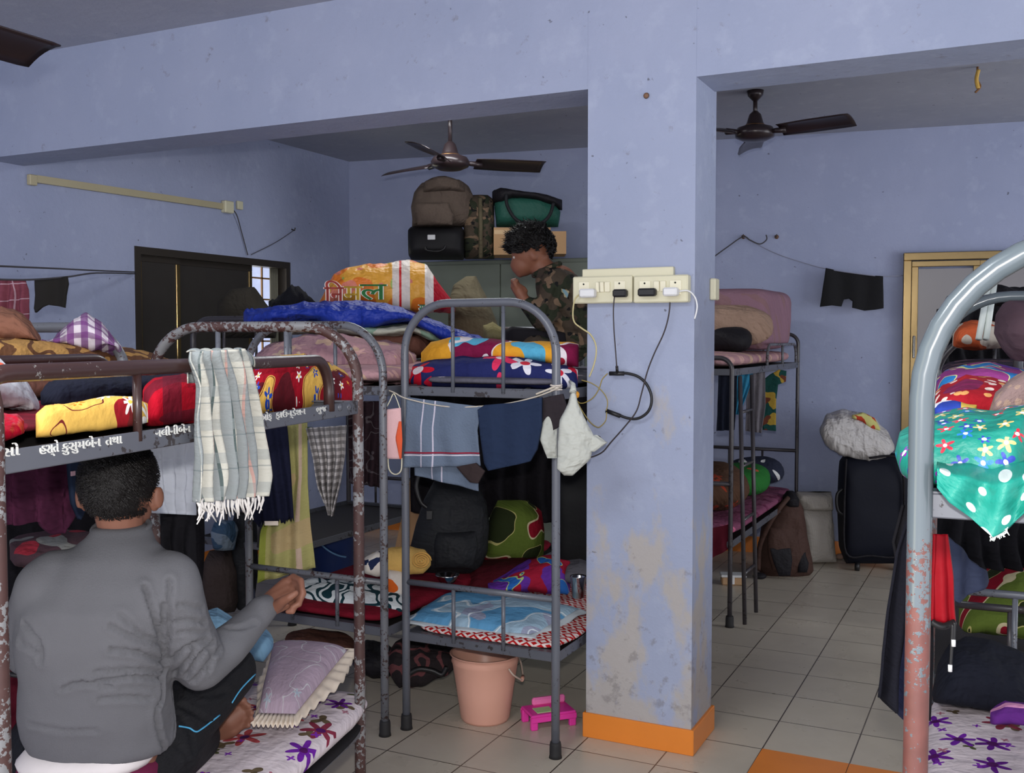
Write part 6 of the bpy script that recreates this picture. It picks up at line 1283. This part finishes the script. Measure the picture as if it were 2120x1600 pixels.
kq = creases(fused(sw, 0.0075, 8, 0.6), [
    ([(300, 1215), (318, 1270), (338, 1345)], 1.0), ([(352, 1200), (350, 1280), (345, 1370)], 0.9), ([(338, 1250), (336, 1320), (340, 1390)], 1.0), ([(230, 1295), (280, 1320), (335, 1335)], 0.8),
    ([(250, 1270), (290, 1310), (332, 1325)], 0.6), ([(230, 1345), (290, 1352), (340, 1372)], 0.9), ([(200, 1412), (260, 1402), (335, 1404)], 0.9), ([(130, 1425), (170, 1414), (230, 1420)], 0.8),
    ([(200, 1392), (280, 1386), (338, 1392)], 0.6), ([(205, 1446), (260, 1443), (310, 1446)], 0.7), ([(335, 1400), (332, 1450), (322, 1470)], 1.0), ([(322, 1470), (330, 1520), (345, 1560)], 0.8), ([(355, 1430), (362, 1480), (358, 1530)], 0.6),
    ([(350, 1370), (385, 1340), (430, 1325)], 0.9), ([(360, 1395), (395, 1360), (400, 1330)], 0.8), ([(385, 1400), (410, 1360), (440, 1330)], 0.9), ([(400, 1410), (425, 1380), (455, 1345)], 0.7),
    ([(430, 1390), (440, 1360), (430, 1340)], 0.6), ([(470, 1300), (500, 1300), (530, 1290)], 0.6), ([(360, 1250), (395, 1255), (420, 1262)], 0.5), ([(355, 1290), (390, 1285), (425, 1290)], 0.6), ([(370, 1310), (400, 1308), (428, 1312)], 0.5),
    ([(50, 1290), (80, 1330), (84, 1370)], 0.8), ([(40, 1330), (60, 1340), (78, 1355)], 0.6), ([(60, 1500), (120, 1510), (200, 1512)], 0.4)], depth=0.0095, wd=0.0062, fine=0.0022)
obj('grey_top', kq, KNIT, man)
obj('neck_rib', M().tube([Q(251, 1094, 2.37)+RT*(0.062*math.cos(a))+FH*(0.058*math.sin(a))+Vector((0, 0, 0.012*math.sin(a)+0.002)) for a in [2*PI*i/30 for i in range(30)]], 0.007, 8, closed=True), KNIT, man)
us = M(); loft(us, [(Q(182, 1572, 2.385), 0.150, 0.122), (Q(184, 1560, 2.385), 0.156, 0.128), (Q(200, 1535, 2.39), 0.15, 0.115)], RT, FH)
obj('undershirt', us, fab('white_undershirt', (204, 198, 198)), man)
# track pants
PANT = fab('black_track_pants', (24, 24, 27), rough=0.7, fold=0.5, bs=200)
pm = M()
loft(pm, [(Q(205, 1665, 2.43), 0.16, 0.12), (Q(208, 1610, 2.42), 0.162, 0.125), (Q(208, 1585, 2.41), 0.150, 0.115)], RT, FH)
chain(pm, [RH, Q(385, 1478, 2.58), RK, Q(432, 1450, 2.82), Q(396, 1525, 2.86)], [0.105, 0.088, 0.074, 0.062, 0.045]); chain(pm, [LH, Q(90, 1540, 2.75), LK, Q(210, 1500, 3.02), LA], [0.105, 0.09, 0.076, 0.066, 0.048])
capsule(pm, Q(345, 1560, 2.50), Q(400, 1530, 2.70), 0.085, 0.07)
pq = fused(pm, 0.009, 7, 0.6); pq = creases(pq, [([(395, 1430), (430, 1440), (470, 1430)], 0.8), ([(375, 1460), (410, 1480), (440, 1500)], 0.9), ([(370, 1480), (395, 1520), (400, 1560)], 0.7), ([(360, 1540), (385, 1560), (390, 1590)], 0.6)], 0.006, 0.008)
pn = obj('track_pants', pq, PANT, man)
bv = BVHTree.FromPolygons(pq.v, pq.f); PIP = plain('sky_blue_piping', (70, 150, 190), 0.5)
for ln in ([(370, 1503), (392, 1507), (404, 1514), (416, 1510), (455, 1480)], [(480, 1455), (500, 1425), (532, 1392)]):
    pts = [p for p in (hit(bv, u, v, 0.001) for u, v in cat2(ln)) if p is not None]
    if len(pts) > 3: obj('piping', M().tube(pts, 0.0022, 6), PIP, pn)
obj('shorts', (lambda m_: (loft(m_, [(Q(190, 1668, 2.40), 0.15, 0.115), (Q(190, 1620, 2.39), 0.162, 0.128), (Q(186, 1582, 2.385), 0.158, 0.130), (Q(184, 1570, 2.385), 0.148, 0.12)], RT, FH), m_)[1])(M()), fab('plum_shorts', (98, 30, 60)), man)
obj('wristband', M().tube([LE+(LW-LE)*0.12+Vector((0.0, 0, 0))+RT*(0.058*math.cos(a))+Vector((0, 0, -0.03+0.0*math.sin(a)))+FH*(0.055*math.sin(a)) for a in [2*PI*i/24 for i in range(24)]], 0.006, 8, closed=True), BLACKP, man)

# --- soldier sitting on the far end of the clean grey bunk's upper deck, head bent
S0 = 5.0
sol = thing('person', Q(1165, 735, S0), 'person in camouflage uniform sitting on the far upper bunk, head bent down to the left', 'person')
LF = -RT                                                            # faces left
sh = Q(1098, 522, S0); Rs_ = rotm(0, -0.55, YAW)
sk = M()
sk.ell(sh, (0.094, 0.076, 0.094), R=Rs_, n=26, m=16)
sk.ell(sh-RT*0.035+Vector((0, 0, -0.058)), (0.062, 0.056, 0.06), R=Rs_, n=22, m=12)
sk.ell(sh-RT*0.082+Vector((0, 0, -0.060)), (0.019, 0.012, 0.014), R=Rs_, n=12, m=8)
sk.ell(sh-RT*0.066+Vector((0, 0, -0.085)), (0.012, 0.022, 0.008), R=Rs_, n=12, m=8)
sk.ell(sh-RT*0.050+Vector((0, 0, -0.105)), (0.02, 0.03, 0.018), R=Rs_, n=12, m=8)
sk.ell(sh-FH*0.072+Vector((0, 0, -0.02))+RT*0.01, (0.018, 0.01, 0.030), R=Rs_, n=12, m=8)
sk.ell(sh+FH*0.072+Vector((0, 0, -0.02))+RT*0.01, (0.018, 0.01, 0.030), R=Rs_, n=12, m=8)
chain(sk, [sh+RT*0.02+Vector((0, 0, -0.04)), Q(1130, 562, S0), Q(1150, 600, S0)], [0.055, 0.058, 0.08])
chain(sk, [Q(1155, 590, S0), Q(1172, 650, S0), Q(1178, 700, S0)], [0.10, 0.10, 0.11])
chain(sk, [Q(1180, 712, S0), Q(1090, 716, S0-0.12), Q(1125, 722, S0-0.25)], [0.085, 0.055, 0.04]); chain(sk, [Q(1180, 712, S0+0.1), Q(1085, 716, S0+0.2), Q(1120, 722, S0+0.25)], [0.085, 0.055, 0.04])
SA, SE, SWr = Q(1150, 590, S0-0.15), Q(1128, 664, S0-0.20), Q(1086, 622, S0-0.16)
chain(sk, [SA, SE, SWr], [0.05, 0.042, 0.028])
SA2, SE2, SW2 = Q(1150, 588, S0+0.16), Q(1120, 660, S0+0.22), Q(1082, 618, S0+0.10)
chain(sk, [SA2, SE2, SW2], [0.05, 0.042, 0.028])
for w_, sg in ((SWr, -1), (SW2, 1)):
    up = Vector((0, 0, 1)); pd_ = (up*0.85-RT*0.5).normalized()
    capsule(sk, w_, w_+pd_*0.07, 0.027, 0.026)
    for k in range(4):
        b_ = w_+pd_*0.075+FH*(sg*(-0.024+0.016*k)); chain(sk, [b_, b_+pd_*(0.03-0.003*abs(k-1)), b_+pd_*0.035-FH*(sg*0.002)+RT*0.022], [0.0095, 0.009, 0.0078], n=10)
    chain(sk, [w_+pd_*0.02+RT*0.012, w_+pd_*0.055+RT*0.034, w_+pd_*0.075+RT*0.03], [0.012, 0.0105, 0.009], n=10)
obj('body', fused(sk, 0.0065, 4, 0.5), SKIN2, sol)
hs = M(); hh = sh+Vector((0, 0, 0.022))+RT*0.012
hs2 = M().ell(hh, (0.106, 0.088, 0.098), R=Rs_, n=34, m=22, amp=0.02, fr=16)
def hairy2(p):
    q = Rs_.inverted() @ (Vector(p)-hh); return q.z > -0.02+max(0, -q.x)*0.55+0.012*math.sin(q.y*190+q.x*120) or q.x > 0.045 and q.z > -0.075+0.01*math.sin(q.y*150)
hs.v, hs.uv = hs2.v, hs2.uv; hs.f = [f for f in hs2.f if all(hairy2(hs2.v[i]) for i in f)]
rr_ = random.Random(8); cnt = 0
while cnt < 3200:
    n3 = Vector((rr_.gauss(0, 1), rr_.gauss(0, 1), rr_.gauss(0, 1))).normalized(); p = hh+Rs_ @ Vector((n3.x*0.104, n3.y*0.086, n3.z*0.096))
    if not hairy2(p): continue
    nn = (Rs_ @ n3).normalized(); L_ = rr_.uniform(0.02, 0.05)*(1.25 if n3.z > 0.4 else 0.75); tg = (-RT*rr_.uniform(0.1, 1.0)+Vector((0, 0, rr_.uniform(-0.2, 0.5)))+nn.cross(Vector((0, 0, 1)))*rr_.uniform(-.8, .8)); tg = (tg-nn*tg.dot(nn)*0.7).normalized()
    sd = nn.cross(tg).normalized()*0.003; b = p+nn*L_*0.5+tg*L_*0.3; c = p+nn*L_*0.6+tg*L_*0.8
    hs.add([tuple(p-sd), tuple(p+sd), tuple(b+sd), tuple(b-sd), tuple(c)], [(0, 1, 2, 3), (3, 2, 4)]); cnt += 1
obj('hair', hs, HAIR, sol)
for s_ in (-1, 1): obj('eye', M().ell(sh-RT*0.078+FH*(s_*0.03)+Vector((0, 0, -0.028)), (0.006, 0.011, 0.007), n=10, m=8), plain('soldier_eye_%d' % (s_+1), (200, 196, 190), 0.3), sol)
jk = M()
loft(jk, [(Q(1178, 722, S0), 0.17, 0.145), (Q(1178, 690, S0), 0.18, 0.14), (Q(1172, 640, S0), 0.185, 0.135), (Q(1162, 595, S0), 0.19, 0.125), (Q(1152, 570, S0), 0.15, 0.10), (Q(1138, 556, S0), 0.08, 0.07)], FH, LF, n=32)
chain(jk, [SA, SE, SWr+(SE-SWr)*0.25], [0.072, 0.058, 0.042]); chain(jk, [SA2, SE2, SW2+(SE2-SW2)*0.25], [0.072, 0.058, 0.042])
capsule(jk, SA, SA2, 0.078, 0.078)
obj('camouflage_jacket', creases(fused(jk, 0.010, 6, 0.6), [([(1150, 600), (1135, 640), (1125, 665)], 1.0), ([(1160, 640), (1175, 660), (1195, 665)], 1.0), ([(1150, 670), (1170, 685), (1200, 688)], 1.0), ([(1165, 600), (1185, 620), (1200, 640)], 0.8)], 0.012, 0.012), CAMO, sol)
obj('collar', M().tube([Q(1132, 558, S0)+RT*(0.062*math.cos(a))+FH*(0.066*math.sin(a))+Vector((0, 0, 0.028*math.cos(a))) for a in [2*PI*i/24 for i in range(24)]], 0.014, 8, closed=True), CAMO, sol)
tr = M(); chain(tr, [Q(1180, 712, S0-0.06), Q(1090, 716, S0-0.14), Q(1125, 722, S0-0.26)], [0.10, 0.07, 0.055]); chain(tr, [Q(1180, 712, S0+0.08), Q(1085, 716, S0+0.2), Q(1120, 722, S0+0.25)], [0.10, 0.07, 0.055])
obj('camouflage_trousers', fused(tr, 0.012, 5, 0.6), CAMO, sol)
pb = Q(1166, 602, S0-0.21)
obj('shoulder_badge', M().box(pb+Vector((0, 0, -0.01)), (0.05, 0.006, 0.035), R=rotm(0.2, 0.3, YAW), bev=0.003), fab('pale_badge', (120, 150, 160), [('blotch', 40, 0.5, (160, 150, 120), 2)]), sol, smooth=False)
